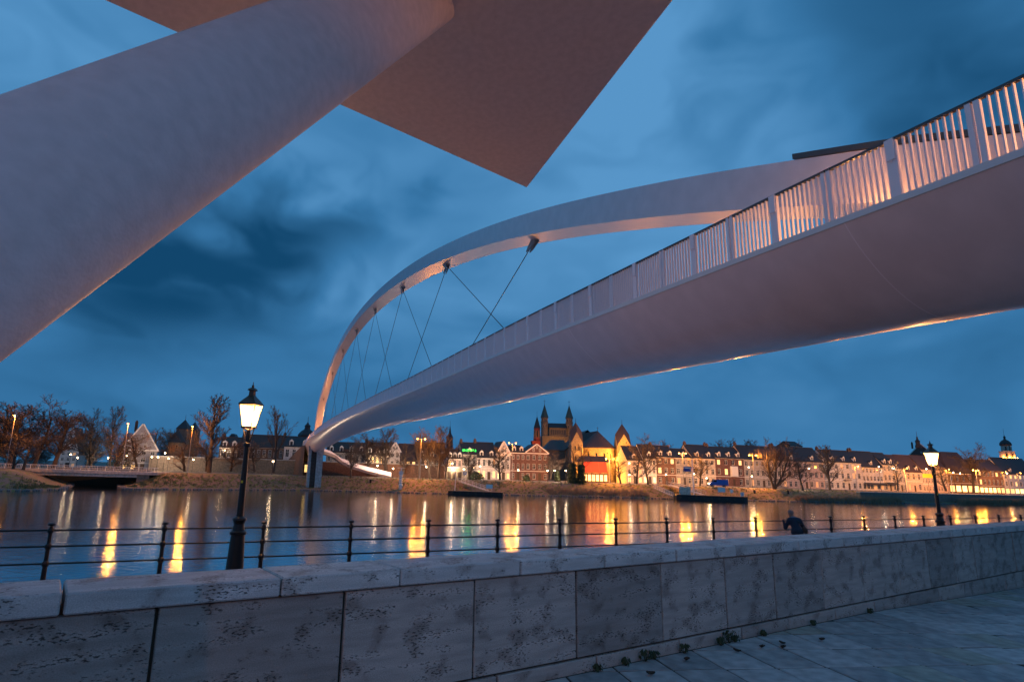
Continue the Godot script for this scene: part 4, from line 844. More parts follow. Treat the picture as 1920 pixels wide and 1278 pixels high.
		for sgn in [1.0, -1.0]:
			var x0: float = w + ov if sgn > 0 else -ov
			var p0 := Vector3(x0, E - sl * ov, .13); var p1 := Vector3(w / 2, R, .13)
			var n := Vector3(sgn * (R - E), w / 2, 0).normalized()
			tr.poly([p0 - n * .12, p1 - n * .12, p1 + n * .3, p0 + n * .3], Vector3.BACK)
		part(o, "gable_trim", tr, M[h.t])
	else:
		var ins := minf(D * .45, w * .32) if st == "hip" else 1.1
		var zi := D / 2 if st == "hip" else 2.0
		var B := [Vector3(-ov, E, ov), Vector3(w + ov, E, ov), Vector3(w + ov, E, -D - ov), Vector3(-ov, E, -D - ov)]
		var T := [Vector3(ins, R, -zi), Vector3(w - ins, R, -zi), Vector3(w - ins, R, -D + zi), Vector3(ins, R, -D + zi)]
		for i in 4: rm.poly([B[i], B[(i + 1) % 4], T[(i + 1) % 4], T[i]], (B[i] + B[(i + 1) % 4]) / 2 - Vector3(w / 2, E - 3, -D / 2))
		if st != "hip": rm.poly(T, Vector3.UP)
		rm.poly(B, Vector3.DOWN)
	var roof := part(o, "roof", rm, M[h.ro])
	var co := MB.new()
	co.box(Vector3(-.05, E - .35, .003), Vector3(w + .05, E - .02, .16)); co.box(Vector3(0, fh - .08, .003), Vector3(w, fh + .1, .06))
	part(o, "cornice", co, M[h.t])
	for i in h.chim:
		var cm := MB.new()
		var x := .5 if i == 0 else w - .5
		if st == "front": x = w * .3
		cm.box(Vector3(x - .45, R - 2.2, -D / 2 - .4), Vector3(x + .45, R + 1.1, -D / 2 + .5)); cm.box(Vector3(x - .25, R + 1.1, -D / 2 - .2), Vector3(x + .25, R + 1.5, -D / 2 + .2))
		part(roof, "chimney", cm, M.dark_brick)
	if h.dorm > 0 and st != "front":
		var sl2 := (R - E) / (D / 2) if st == "side" else 3.0
		for i in h.dorm:
			var x: float = w * (i + .5) / h.dorm
			var dh := minf(1.7, (R - E) * .5)
			var zf := -.25
			var yb := E + maxf(0.0, -zf * sl2) * .6
			var dm := MB.new()
			dm.box(Vector3(x - .65, yb, zf - 2.2), Vector3(x - .42, yb + dh, zf)); dm.box(Vector3(x + .42, yb, zf - 2.2), Vector3(x + .65, yb + dh, zf))
			dm.box(Vector3(x - .42, yb + dh - .2, zf - 2.2), Vector3(x + .42, yb + dh, zf)); dm.box(Vector3(x - .42, yb, zf - .3), Vector3(x + .42, yb + .2, zf))
			dm.poly([Vector3(x - .75, yb + dh, zf + .1), Vector3(x + .75, yb + dh, zf + .1), Vector3(x, yb + dh + .65, zf + .1)], Vector3.BACK)
			var dn := part(roof, "dormer", dm, M[h.t])
			var dr := MB.new()
			for sgn in [-1.0, 1.0]:
				dr.poly([Vector3(x + sgn * .8, yb + dh - .04, zf + .14), Vector3(x, yb + dh + .7, zf + .14), Vector3(x, yb + dh + .7, zf - 2.6), Vector3(x + sgn * .8, yb + dh - .04, zf - 2.6)], Vector3(sgn, 1, 0))
			dr.poly([Vector3(x - .42, yb + .2, zf - .12), Vector3(x + .42, yb + .2, zf - .12), Vector3(x + .42, yb + dh - .2, zf - .12), Vector3(x - .42, yb + dh - .2, zf - .12)], Vector3.BACK)
			part(roof, "dormer_roof", dr, M.slate)
	if h.l.contains("oriel"):
		var om := MB.new(); om.cbox(Vector3(w * .5, fh + .1, .003), Vector3(w * .5 + 3.2, fh * 2 + .4, 1.0), .08)
		part(o, "oriel", om, M.trim_white)
		for i in 3: add_window(o, Vector3(w * .5 + .6 + i, fh + .9, 1.02), .8, 1.9, M.lit_window, M.trim_white, "oriel_window")
	if h.l.contains("balcony"):
		var bm := MB.new(); bm.box(Vector3(w * .5 - 1.9, fh, .18), Vector3(w * .5 + 1.9, fh + .15, 1.2))
		for i in 13: bm.box(Vector3(w * .5 - 1.85 + i * .3, fh + .15, 1.12), Vector3(w * .5 - 1.82 + i * .3, fh + 1.1, 1.16))
		bm.box(Vector3(w * .5 - 1.9, fh + 1.1, 1.08), Vector3(w * .5 + 1.9, fh + 1.16, 1.2))
		part(o, "balcony", bm, M.black_iron)
	if h.shop == 1 or h.l.contains("awnings"):
		var am := MB.new(); am.poly([Vector3(.3, fh - .1, .17), Vector3(w - .3, fh - .1, .17), Vector3(w - .3, fh - .9, 1.5), Vector3(.3, fh - .9, 1.5)], Vector3(0, 1, 1))
		am.poly([Vector3(.3, fh - .9, 1.5), Vector3(w - .3, fh - .9, 1.5), Vector3(w - .3, fh - 1.15, 1.5), Vector3(.3, fh - 1.15, 1.5)], Vector3.BACK)
		part(o, "awning", am, M.awning_dark)

# ---------- church, towers, walls ----------
func prism(mb: MB, c: Vector3, r0: float, y0: float, r1: float, y1: float, seg: int, turn := 0.0) -> void:
	mb.lathe([[r0, y0], [r1, y1]], seg, Transform3D(Basis(Vector3.UP, turn), c))
func arch_windows(o: Node, c: Vector3, r: float, y: float, w: float, h: float, angs: Array) -> void:   # round headed niches on a round or polygonal body
	for a in angs:
		var t := Transform3D(Basis(Vector3.UP, a), c) * Transform3D(Basis(), Vector3(0, y, r))
		var f := MB.new()
		var pts := [Vector3(-w / 2, 0, .03), Vector3(w / 2, 0, .03)]
		for i in 9: pts.append(Vector3(cos(PI * i / 8) * w / 2, h - w / 2 + sin(PI * i / 8) * w / 2, .03))
		f.poly(pts, Vector3.BACK)
		part(o, "window", f, M.dark_glass, t)
		var s := MB.new()
		for i in 8:
			var p := Vector3(cos(PI * i / 8) * w / 2, h - w / 2 + sin(PI * i / 8) * w / 2, 0); var q := Vector3(cos(PI * (i + 1) / 8) * w / 2, h - w / 2 + sin(PI * (i + 1) / 8) * w / 2, 0)
			s.tube(p, q, .14, .14, 4)
		for e in [-1, 1]: s.tube(Vector3(e * w / 2, 0, 0), Vector3(e * w / 2, h - w / 2, 0), .14, .14, 4)
		part(o, "window_surround", s, M.church_stone, t)
func church() -> void:
	var o := thing("church", "floodlit stone basilica with two slim round west towers and apse turrets", "church", Transform3D(Basis(), Vector3(58, 3.9, -250)))
	var L := func(x, y, z): return Vector3(x - 58, y - 3.9, z + 250)
	# west block with its gallery and two towers, far behind
	var wb := MB.new()
	wb.box(L.call(41.0, 3, -303), L.call(56.0, 24.6, -296)); wb.box(L.call(44.6, 24.6, -302), L.call(53, 28.6, -297))
	part(o, "west_block", wb, M.church_dark)
	var wr := MB.new()
	wr.poly([L.call(44, 28.5, -296.5), L.call(53.6, 28.5, -296.5), L.call(53.2, 31.0, -299.5), L.call(44.4, 31.0, -299.5)], Vector3(0, 1, 1)); wr.poly([L.call(44, 28.5, -302.5), L.call(53.6, 28.5, -302.5), L.call(53.2, 31.0, -299.5), L.call(44.4, 31.0, -299.5)], Vector3(0, 1, -1))
	part(o, "west_roof", wr, M.slate)
	for i in 8:
		var gm := MB.new(); gm.box(L.call(45.2 + i * .95, 25.2, -297.04), L.call(45.75 + i * .95, 27.6, -296.95))
		part(o, "gallery_opening", gm, M.dark_glass)
	for x in [42.4, 54.6]:
		var tm := MB.new()
		prism(tm, L.call(x, 3.9, -298.5), 1.75, -1, 1.7, 27.2, 14); prism(tm, L.call(x, 3.9, -298.5), 1.85, 27.2, 1.85, 27.7, 14); prism(tm, L.call(x, 3.9, -298.5), 1.6, 27.7, 1.6, 29.4, 14); prism(tm, L.call(x, 3.9, -298.5), 1.8, 29.4, 1.8, 29.8, 14)
		var tw := part(o, "tower", tm, M.church_dark)
		var rf := MB.new()
		prism(rf, L.call(x, 3.9, -298.5), 2.0, 29.6, .0, 36.3, 14)
		part(tw, "spire", rf, M.slate_green)
		var cr := MB.new()
		cr.tube(L.call(x, 39.9, -298.5), L.call(x, 42.4, -298.5), .09, .05, 5); cr.tube(L.call(x - .6, 41.6, -298.5), L.call(x + .6, 41.6, -298.5), .06, .06, 5)
		part(tw, "cross", cr, M.black_iron)
		arch_windows(tw, L.call(x, 3.9, -298.5), 1.55, 27.8, .7, 1.5, [-.7, 0.0, .7]); arch_windows(tw, L.call(x, 3.9, -298.5), 1.68, 24.6, .6, 1.6, [-.4, .4])
	# nave and transept
	var nv := MB.new()
	nv.box(L.call(46, 3, -292), L.call(64, 17.0, -258)); nv.box(L.call(37.5, 3, -276), L.call(47, 16.6, -260))
	part(o, "nave", nv, M.church_dark)
	var nr := MB.new()
	for q in [[[37.0, 16.4, -259.5], [47.2, 16.4, -259.5], [46.5, 21.2, -268], [40.6, 21.2, -268]], [[37.0, 16.4, -259.5], [40.6, 21.2, -268], [37.0, 16.4, -276.5], [37.0, 16.4, -268]], [[45.5, 16.8, -257.8], [45.5, 16.8, -292.2], [55, 25.2, -292.2], [55, 25.2, -258]], [[64.5, 16.8, -257.8], [64.5, 16.8, -292.2], [55, 25.2, -292.2], [55, 25.2, -258]]]:
		nr.poly(q.map(func(p): return L.call(p[0], p[1], p[2])), Vector3(0, 1, .3))
	part(o, "nave_roof", nr, M.church_roof)
	# choir: half round apse facing the river under a hipped roof
	var cc: Vector3 = L.call(57, 3.9, -252)
	var cm := MB.new()
	prism(cm, cc, 7.4, -1, 7.4, 13.4, 14, .11); prism(cm, cc, 7.75, 12.9, 7.75, 13.5, 14, .11); prism(cm, cc, 7.7, 5.4, 7.7, 5.8, 14, .11)
	part(o, "choir", cm, M.church_stone)
	var cr2 := MB.new()
	var ring := []
	for i in 15: ring.append(cc + Vector3(cos(PI * i / 14) * 8.2, 13.3, sin(PI * i / 14) * 8.2))
	var apex := cc + Vector3(1.2, 20.7, -1.5)
	for i in 14: cr2.poly([ring[i], ring[i + 1], apex], (ring[i] + ring[i + 1]) / 2 - cc)
	cr2.poly([ring[14], ring[14] + Vector3(0, 0, -8), cc + Vector3(-6.5, 19.4, -6), apex], Vector3(-.3, 1, .2)); cr2.poly([ring[0], ring[0] + Vector3(0, 0, -8), cc + Vector3(-2, 20.0, -8), apex], Vector3(1, 1, 0))
	part(o, "choir_roof", cr2, M.church_roof)
	var fin := MB.new(); fin.tube(apex, apex + Vector3.UP * 1.7, .1, .06, 5); fin.tube(apex + Vector3(-.4, 1.2, 0), apex + Vector3(.4, 1.2, 0), .06, .06, 5)
	part(o, "cross", fin, M.black_iron)
	arch_windows(o, cc, 7.25, 7.2, 1.3, 4.2, [-1.1, -.66, -.22, .22, .66, 1.1])
	arch_windows(o, cc, 7.25, 1.2, 1.1, 3.0, [-.9, -.45, 0.0, .45, .9])
	# square apse turrets with rhombic helm roofs
	for e in [[47.6, -246, 2.35, 15.0, 19.4, 23.4], [67.2, -249, 2.7, 14.6, 19.2, 23.6]]:
		var b: Vector3 = L.call(e[0], 3.9, e[1])
		var tm := MB.new(); var r: float = e[2]
		tm.box(b + Vector3(-r, -1, -r), b + Vector3(r, e[3], r))
		for s in [0, 1, 2, 3]:
			var bs := Basis(Vector3.UP, s * PI / 2)
			tm.poly([b + bs * Vector3(-r, e[3], r), b + bs * Vector3(r, e[3], r), b + bs * Vector3(0, e[4], r)], bs * Vector3.BACK)
		var tw := part(o, "turret", tm, M.church_stone)
		var rf := MB.new()
		for s in 4:
			var bs := Basis(Vector3.UP, s * PI / 2)
			for g in [-1.0, 1.0]:
				rf.poly([b + bs * Vector3(0, e[4] + .1, r + .12), b + bs * Vector3(g * (r + .1), e[3], r + .1), b + Vector3(0, e[5], 0)], bs * Vector3(g, .6, 1))
		part(tw, "helm_roof", rf, M.church_roof)
		var fm := MB.new(); fm.tube(b + Vector3.UP * e[5], b + Vector3.UP * (e[5] + 1.6), .1, .05, 5)
		part(tw, "finial", fm, M.black_iron)
		for y in [3.2, 8.0, 12.0]:
			arch_windows(tw, b + Vector3(-.75, 0, 0), r, y, .7, 1.9, [0.0]); arch_windows(tw, b + Vector3(.75, 0, 0), r, y, .7, 1.9, [0.0])
	# floodlights round the apse
	for e in [[51.5, 15.2, -241.6, 70.0, "orange floodlight at the apse eave, nearer the left turret"], [59, 15.2, -241.4, 70.0, "orange floodlight at the apse eave, right of its twin"], [47.6, 5.2, -240.4, 190.0, "orange floodlight at the foot of the left apse turret"], [67.0, 19.6, -242.6, 70.0, "orange floodlight on the roof before the right apse turret"], [63.6, 12.0, -243.4, 40.0, "orange floodlight in the gap left of the right apse turret"], [59.5, 5.0, -239.5, 150.0, "orange floodlight before the middle of the apse"], [62.8, 15.0, -244.4, 60.0, "orange floodlight at the apse eave, nearer the right turret"], [47.0, 21.0, -287, 130.0, "floodlight on the nave roof below the west gallery"], [41.5, 20.0, -318, 120.0, "floodlight at the foot of the dark red tower"]]:
		var fl := thing("floodlight", e[4], "floodlight", Transform3D(Basis(), Vector3(e[0], e[1], e[2])), "church floodlights")
		var hb := MB.new(); hb.lathe([[0, -.16], [.12, -.1], [.16, 0], [.12, .1], [0, .16]], 10)
		part(fl, "lamp_lens", hb, M.sodium_bulb)
		var hs := MB.new(); hs.box(Vector3(-.2, -.3, .17), Vector3(.2, .2, .3)); hs.tube(Vector3(0, -.3, .24), Vector3(0, minf(3.9, e[1]) - e[1] - .4 if e[1] < 10 else -1.0, .24), .05, .05, 6)
		part(fl, "housing", hs, M.black_iron)
		omni(fl, Vector3.ZERO, Color(1.0, .64, .24), e[3], .14)
func towers() -> void:
	# red brick church tower
	var r := thing("red_tower", "slim dark red church tower with tall pointed lantern and spire", "tower", Transform3D(Basis(), Vector3(42.8, 3.5, -330)))
	var a := MB.new(); a.box(Vector3(-2.9, -1, -2.9), Vector3(2.9, 19.5, 2.9)); a.box(Vector3(-3.1, 19.5, -3.1), Vector3(3.1, 20.1, 3.1))
	part(r, "shaft", a, M.tower_red)
	var b := MB.new(); prism(b, Vector3.ZERO, 2.0, 20.1, 1.75, 27.0, 8)
	part(r, "lantern", b, M.tower_red)
	var c := MB.new(); prism(c, Vector3.ZERO, 1.95, 27.0, .02, 33.6, 8); c.tube(Vector3(0, 33.4, 0), Vector3(0, 36.2, 0), .07, .05, 5)
	part(r, "spire", c, M.slate)
	arch_windows(r, Vector3.ZERO, 1.75, 21.4, .8, 4.4, [-.79, 0.0, .79]); arch_windows(r, Vector3.ZERO, 2.9, 12.5, 1.1, 4.6, [0.0])
	var hall := thing("hall_spire", "thin dark lantern spire standing on the tall brick hall", "spire", Transform3D(Basis(), Vector3(237.5, 26.0, -314)))
	var m := MB.new(); m.lathe([[1.3, -1.0], [1.3, .4], [1.0, .6], [1.0, 2.2], [1.25, 2.4], [.7, 3.1], [.35, 3.8], [.45, 4.3], [.1, 5.0], [.05, 7.6]], 8)
	part(hall, "lantern", m, M.slate)
	var th := thing("domed_tower", "octagonal tower with floodlit gallery and onion dome at far right", "tower", Transform3D(Basis(), Vector3(378.5, 3, -420)))
	var s1 := MB.new(); prism(s1, Vector3.ZERO, 5.4, -1, 5.0, 22.0, 8); prism(s1, Vector3.ZERO, 5.4, 22.0, 5.4, 23.0, 8); prism(s1, Vector3.ZERO, 4.4, 23.0, 4.2, 27.2, 8); prism(s1, Vector3.ZERO, 4.6, 27.2, 4.6, 27.8, 8); prism(s1, Vector3.ZERO, 3.0, 27.8, 2.9, 31.6, 8)
	part(th, "shaft", s1, M.pale_stone)
	var s2 := MB.new(); s2.lathe([[3.2, 31.6], [3.4, 32.4], [3.1, 33.6], [2.0, 35.0], [.8, 35.8], [.5, 36.8], [.8, 37.3], [.3, 38.2], [.08, 39.0], [.05, 43.6]], 16)
	part(th, "dome", s2, M.slate)
	arch_windows(th, Vector3.ZERO, 4.15, 23.6, 1.2, 3.0, [-.79, 0.0, .79]); arch_windows(th, Vector3.ZERO, 2.8, 28.4, .9, 2.6, [-.79, 0.0, .79])
	for k in 4:
		var an := -1.2 + k * .7
		var fl := thing("gallery_floodlight", ["leftmost", "second", "third", "rightmost"][k] + " small warm floodlight on the domed tower gallery", "floodlight", Transform3D(Basis(), th.position + Vector3(sin(an) * 5.1, 23.3, cos(an) * 5.1)), "domed tower floodlights")
		var hb := MB.new(); hb.lathe([[0, -.2], [.2, 0], [0, .2]], 8)
		part(fl, "lamp_lens", hb, M.sodium_bulb)
		omni(fl, Vector3.ZERO, Color(1.0, .6, .25), 60.0, .2)
	var sp := thing("church_spire", "thin dark church spire above the pink house with dormers", "spire", Transform3D(Basis(), Vector3(-4, 3.5, -300)))
	var s3 := MB.new(); s3.box(Vector3(-1.6, -1, -1.6), Vector3(1.6, 15.8, 1.6)); prism(s3, Vector3.ZERO, 1.75, 15.8, 1.5, 19.0, 8); prism(s3, Vector3.ZERO, 1.8, 19.0, .7, 21.0, 8); prism(s3, Vector3.ZERO, .7, 21, .02, 25.0, 8); s3.tube(Vector3(0, 24.6, 0), Vector3(0, 27.4, 0), .06, .05, 5)
	part(sp, "shaft", s3, M.slate)
	var cp := thing("church_cupola", "dark church cupola peeping over the bridge deck beside the arch foot", "cupola", Transform3D(Basis(), Vector3(-64.4, 3.5, -260)))
	var s4 := MB.new(); s4.lathe([[3.6, -1], [3.6, 15.6], [3.9, 15.8], [3.5, 16.6], [2.4, 17.8], [1.3, 18.5], [1.1, 19.6], [1.4, 19.9], [.6, 20.8], [.12, 21.6], [.06, 24.0]], 8)
	part(cp, "dome", s4, M.slate)
	# old town gate: two square turrets and a fat round tower with a cone roof
	for e in [[-96.6, -215, 1.9, 14.2, 17.6, "taller square gate turret with pyramid roof"], [-94.4, -218, 1.6, 14.0, 17.0, "slimmer square gate turret right of the taller one"]]:
		var g := thing("gate_turret", e[5], "tower", Transform3D(Basis(), Vector3(e[0], 3.9, e[1])), "towers of the old town gate")
		var g1 := MB.new(); g1.box(Vector3(-e[2], -1, -e[2]), Vector3(e[2], e[3], e[2]))
		part(g, "wall", g1, M.wall_stone)
		var g2 := MB.new(); prism(g2, Vector3.ZERO, e[2] * 1.6, e[3], .02, e[4], 4, PI / 4 * 0.0); g2.tube(Vector3(0, e[4] - .3, 0), Vector3(0, e[4] + 1.8, 0), .08, .04, 5)
		part(g, "roof", g2, M.slate)
	var rt := thing("round_tower", "fat round tower with slate cone roof beside the old gate", "tower", Transform3D(Basis(), Vector3(-94.6, 3.9, -206)), "towers of the old town gate")
	var r1 := MB.new(); r1.lathe([[2.7, -1], [2.5, 9.3]], 20)
	part(rt, "wall", r1, M.wall_stone)
	var r2 := MB.new(); r2.lathe([[3.1, 9.2], [.03, 13.7]], 20); r2.tube(Vector3(0, 13.5, 0), Vector3(0, 15.2, 0), .06, .04, 5)
	part(rt, "roof", r2, M.slate)
	arch_windows(rt, Vector3.ZERO, 2.5, 7.2, .7, 1.2, [-.4, .5])

# ---------- trees ----------
func grow(tk: MB, cr: MB, p: Vector3, d: Vector3, length: float, r: float, lvl: int, cfg: Dictionary, g: RandomNumberGenerator) -> void:
	var mb := tk if lvl < 2 else cr
	var segs: int = [5, 4, 3, 2, 1][lvl]
	var q := p
	var dir := d
	var kids: int = cfg.kids[lvl] if lvl < cfg.kids.size() else 0
	var made := 0
	for i in segs:
		var r0 := r * (1.0 - .62 * i / segs); var r1 := r * (1.0 - .62 * (i + 1) / segs)
		dir = (dir + Vector3(g.randf_range(-1, 1), g.randf_range(-.6, 1), g.randf_range(-1, 1)) * cfg.wob * (.5 if lvl == 0 else 1.0) + Vector3.UP * (cfg.lift if lvl > 0 else .12)).normalized()
		var nq := q + dir * length / segs
		mb.tube(q, nq, r0, r1, [7, 5, 4, 3, 3][lvl])
		var f := (i + 1.0) / segs
		var want := int(round(kids * clampf((f - cfg.bare[mini(lvl, 1)]) / (1.0 - cfg.bare[mini(lvl, 1)]), 0, 1)))
		while made < want:
			made += 1
			var a := made * 2.4 + g.randf() * 1.2
			var side := dir.cross(Vector3.UP if absf(dir.y) < .9 else Vector3.RIGHT).normalized().rotated(dir, a)
			var ang: float = cfg.spread * g.randf_range(.7, 1.25)
			var nd := (dir * cos(ang) + side * sin(ang)).normalized()
			var bl: float = length * cfg.ratio[mini(lvl, 3)] * g.randf_range(.7, 1.15) * (1.0 - .35 * f * (1.0 if lvl == 0 else .4))
			grow(tk, cr, q.lerp(nq, g.randf()), nd, bl, maxf(r0 * .5, .016), lvl + 1, cfg, g)
		q = nq
func tree_mesh(v: int) -> Array:
	var key := "tree%d" % v
	if cache.has(key): return cache[key]
	var g := RandomNumberGenerator.new()
	g.seed = 100 + v
	var cfg: Dictionary = [
		{"kids": [12, 9, 7, 6], "spread": .66, "ratio": [.52, .5, .48, .5], "wob": .16, "lift": .12, "bare": [.22, .1]},
		{"kids": [13, 9, 7, 6], "spread": .56, "ratio": [.5, .46, .46, .5], "wob": .13, "lift": .16, "bare": [.25, .15]},
		{"kids": [12, 9, 7, 6], "spread": .78, "ratio": [.56, .5, .46, .48], "wob": .18, "lift": .08, "bare": [.18, .1]},
		{"kids": [10, 7, 6, 5], "spread": .55, "ratio": [.5, .46, .44, .5], "wob": .2, "lift": .14, "bare": [.2, .2]},
		{"kids": [11, 7, 6, 5], "spread": .6, "ratio": [.42, .46, .44, .5], "wob": .15, "lift": .1, "bare": [.2, .1]},
		{"kids": [14, 9, 7, 5], "spread": .85, "ratio": [.54, .5, .46, .5], "wob": .14, "lift": .06, "bare": [.08, .05]},
		{"kids": [12, 9, 6, 5], "spread": .85, "ratio": [.56, .5, .46, .5], "wob": .2, "lift": .05, "bare": [.12, .05]},
		{"kids": [9, 7, 5, 4], "spread": .6, "ratio": [.45, .46, .46, .5], "wob": .16, "lift": .12, "bare": [.35, .1]},
		{"kids": [10, 8, 6, 5], "spread": .75, "ratio": [.6, .52, .46, .48], "wob": .2, "lift": .08, "bare": [.08, .08]}][v]
	var tk := MB.new(); var cr := MB.new()
	if v == 8:
		for e in [Vector3(-.25, 1, 0), Vector3(.75, 1, .1), Vector3(.1, 1, .2)]: grow(tk, cr, Vector3(0, -.3, 0), e.normalized(), 7.6 * (1.0 if e.x < .5 else 1.15), .27, 0, cfg, g)
	else: grow(tk, cr, Vector3(0, -.3, 0), Vector3(g.randf_range(-.06, .06), 1, g.randf_range(-.06, .06)).normalized(), 8.2, .2, 0, cfg, g)
	# normalise: height 10, width 6
	var top := 0.0; var wid := 0.1
	for p in cr.v:
		top = maxf(top, p.y); wid = maxf(wid, absf(p.x))
	cache[key] = [tk.mesh(), cr.mesh(), top, wid * 2.0, ivy_mesh(g) if v == 7 else null]
	return cache[key]
func ivy_mesh(g: RandomNumberGenerator) -> ArrayMesh:
	var mb := MB.new()
	for i in 1500:
		var y := g.randf() * 5.2
		var a := g.randf() * TAU
		var r := .35 + g.randf() * .75 * (1.0 - y / 9.0)
		var p := Vector3(cos(a) * r, y, sin(a) * r)
		var n := (Vector3(cos(a), g.randf_range(-.4, .8), sin(a)) + Vector3(g.randf_range(-.5, .5), 0, g.randf_range(-.5, .5))).normalized()
		var x := n.cross(Vector3.UP).normalized() * .16; var yv := n.cross(x).normalized() * .16
		mb.poly([p - x, p + yv, p + x, p - yv], n)
	return mb.mesh()
func trees() -> void:
	for e in TREES:
		var ms := tree_mesh(e.v)
		var sy: float = e.h / ms[2]; var sx: float = clampf((1.55 if e.p[0] < -55.0 else 1.25) * e.w / ms[3], sy * .6, sy * 2.3)
		var at := Vector3(e.p[0], e.p[1], e.p[2])
		var o := thing("tree", e.l, "tree", Transform3D(Basis(Vector3(sx, 0, 0), Vector3(0, sy, 0), Vector3(0, 0, sx)) if e.v == 8 else Basis(Vector3.UP, rng.randf() * TAU).scaled(Vector3(sx, sy, sx)), at), e.g)
		part(o, "trunk", ms[0], M.bark)
		part(o, "crown", ms[1], M.twig_russet if e.v == 6 else (M.twig_dark if e.v == 5 else M.twig))
		if ms[4]: part(o, "ivy", ms[4], M.ivy)

# ---------- far lamps ----------
func lamps() -> void:
	var SOD := Color(1.0, .60, .20); var WARM := Color(1.0, .87, .74)
	for e in LAMPS:
		var p := Vector3(e.p[0], e.p[1], e.p[2])
		var y0: float = minf(e.b, ground_level(p.x) + .3) - .4
		var h := p.y - y0
		var o := thing("street_lamp", e.l, "street lamp", Transform3D(Basis(), Vector3(p.x, y0, p.z)), "lamps on the far bank")
		var pm := MB.new(); var hm := MB.new(); var bl := MB.new()
		var en: float = e.e
		if e.t == "globe":
			pm.tube(Vector3.ZERO, Vector3(0, h - .2, 0), .07, .05, 6); pm.tube(Vector3(0, h - .25, 0), Vector3(0, h - .17, 0), .13, .13, 8, true)
			part(o, "post", pm, M.black_iron)
			bl.lathe([[.03, -.18], [.15, -.11], [.19, 0], [.15, .12], [.03, .19]], 10)
			part(o, "lamp_globe", bl, M.warm_bulb, Transform3D(Basis(), Vector3(0, h, 0)))
			hm.lathe([[.2, .17], [.12, .26], [.0, .34]], 10)
			part(o, "cap", hm, M.black_iron, Transform3D(Basis(), Vector3(0, h, 0)))
			omni(o, Vector3(0, h, 0), WARM, 46.0 * en, .17)
		else:
			var arms := [[0.0, .6]] if e.t == "tall" else ([[0.0, 1.3]] if e.t == "arm" else [[-1.0, 1.15], [1.0, 1.15]])
			pm.tube(Vector3.ZERO, Vector3(0, h + .1, 0), .11, .06, 8)
			part(o, "post", pm, M.lamp_grey)
			for q in arms:
				var dx: float = q[1] * (q[0] if q[0] != 0.0 else .35); var dz := .0 if q[0] != 0.0 else float(q[1])
				var am := MB.new(); am.tube(Vector3(0, h, 0), Vector3(dx, h + .25, dz), .045, .035, 6)
				part(o, "arm", am, M.lamp_grey)
				var hd := MB.new(); hd.cbox(Vector3(-.28, .12, -.16), Vector3(.28, .27, .16), .04)
				part(o, "lamp_head", hd, M.lamp_grey, Transform3D(Basis(), Vector3(dx, h + .1, dz)))
				var bb := MB.new(); bb.lathe([[.02, -.14], [.13, -.08], [.17, 0], [.13, .08], [.02, .11]], 10)
				part(o, "lamp_bulb", bb, M.sodium_bulb, Transform3D(Basis(), Vector3(dx, h + .06, dz)))
				omni(o, Vector3(dx, h + .06, dz), SOD, 190.0 * en, .15)

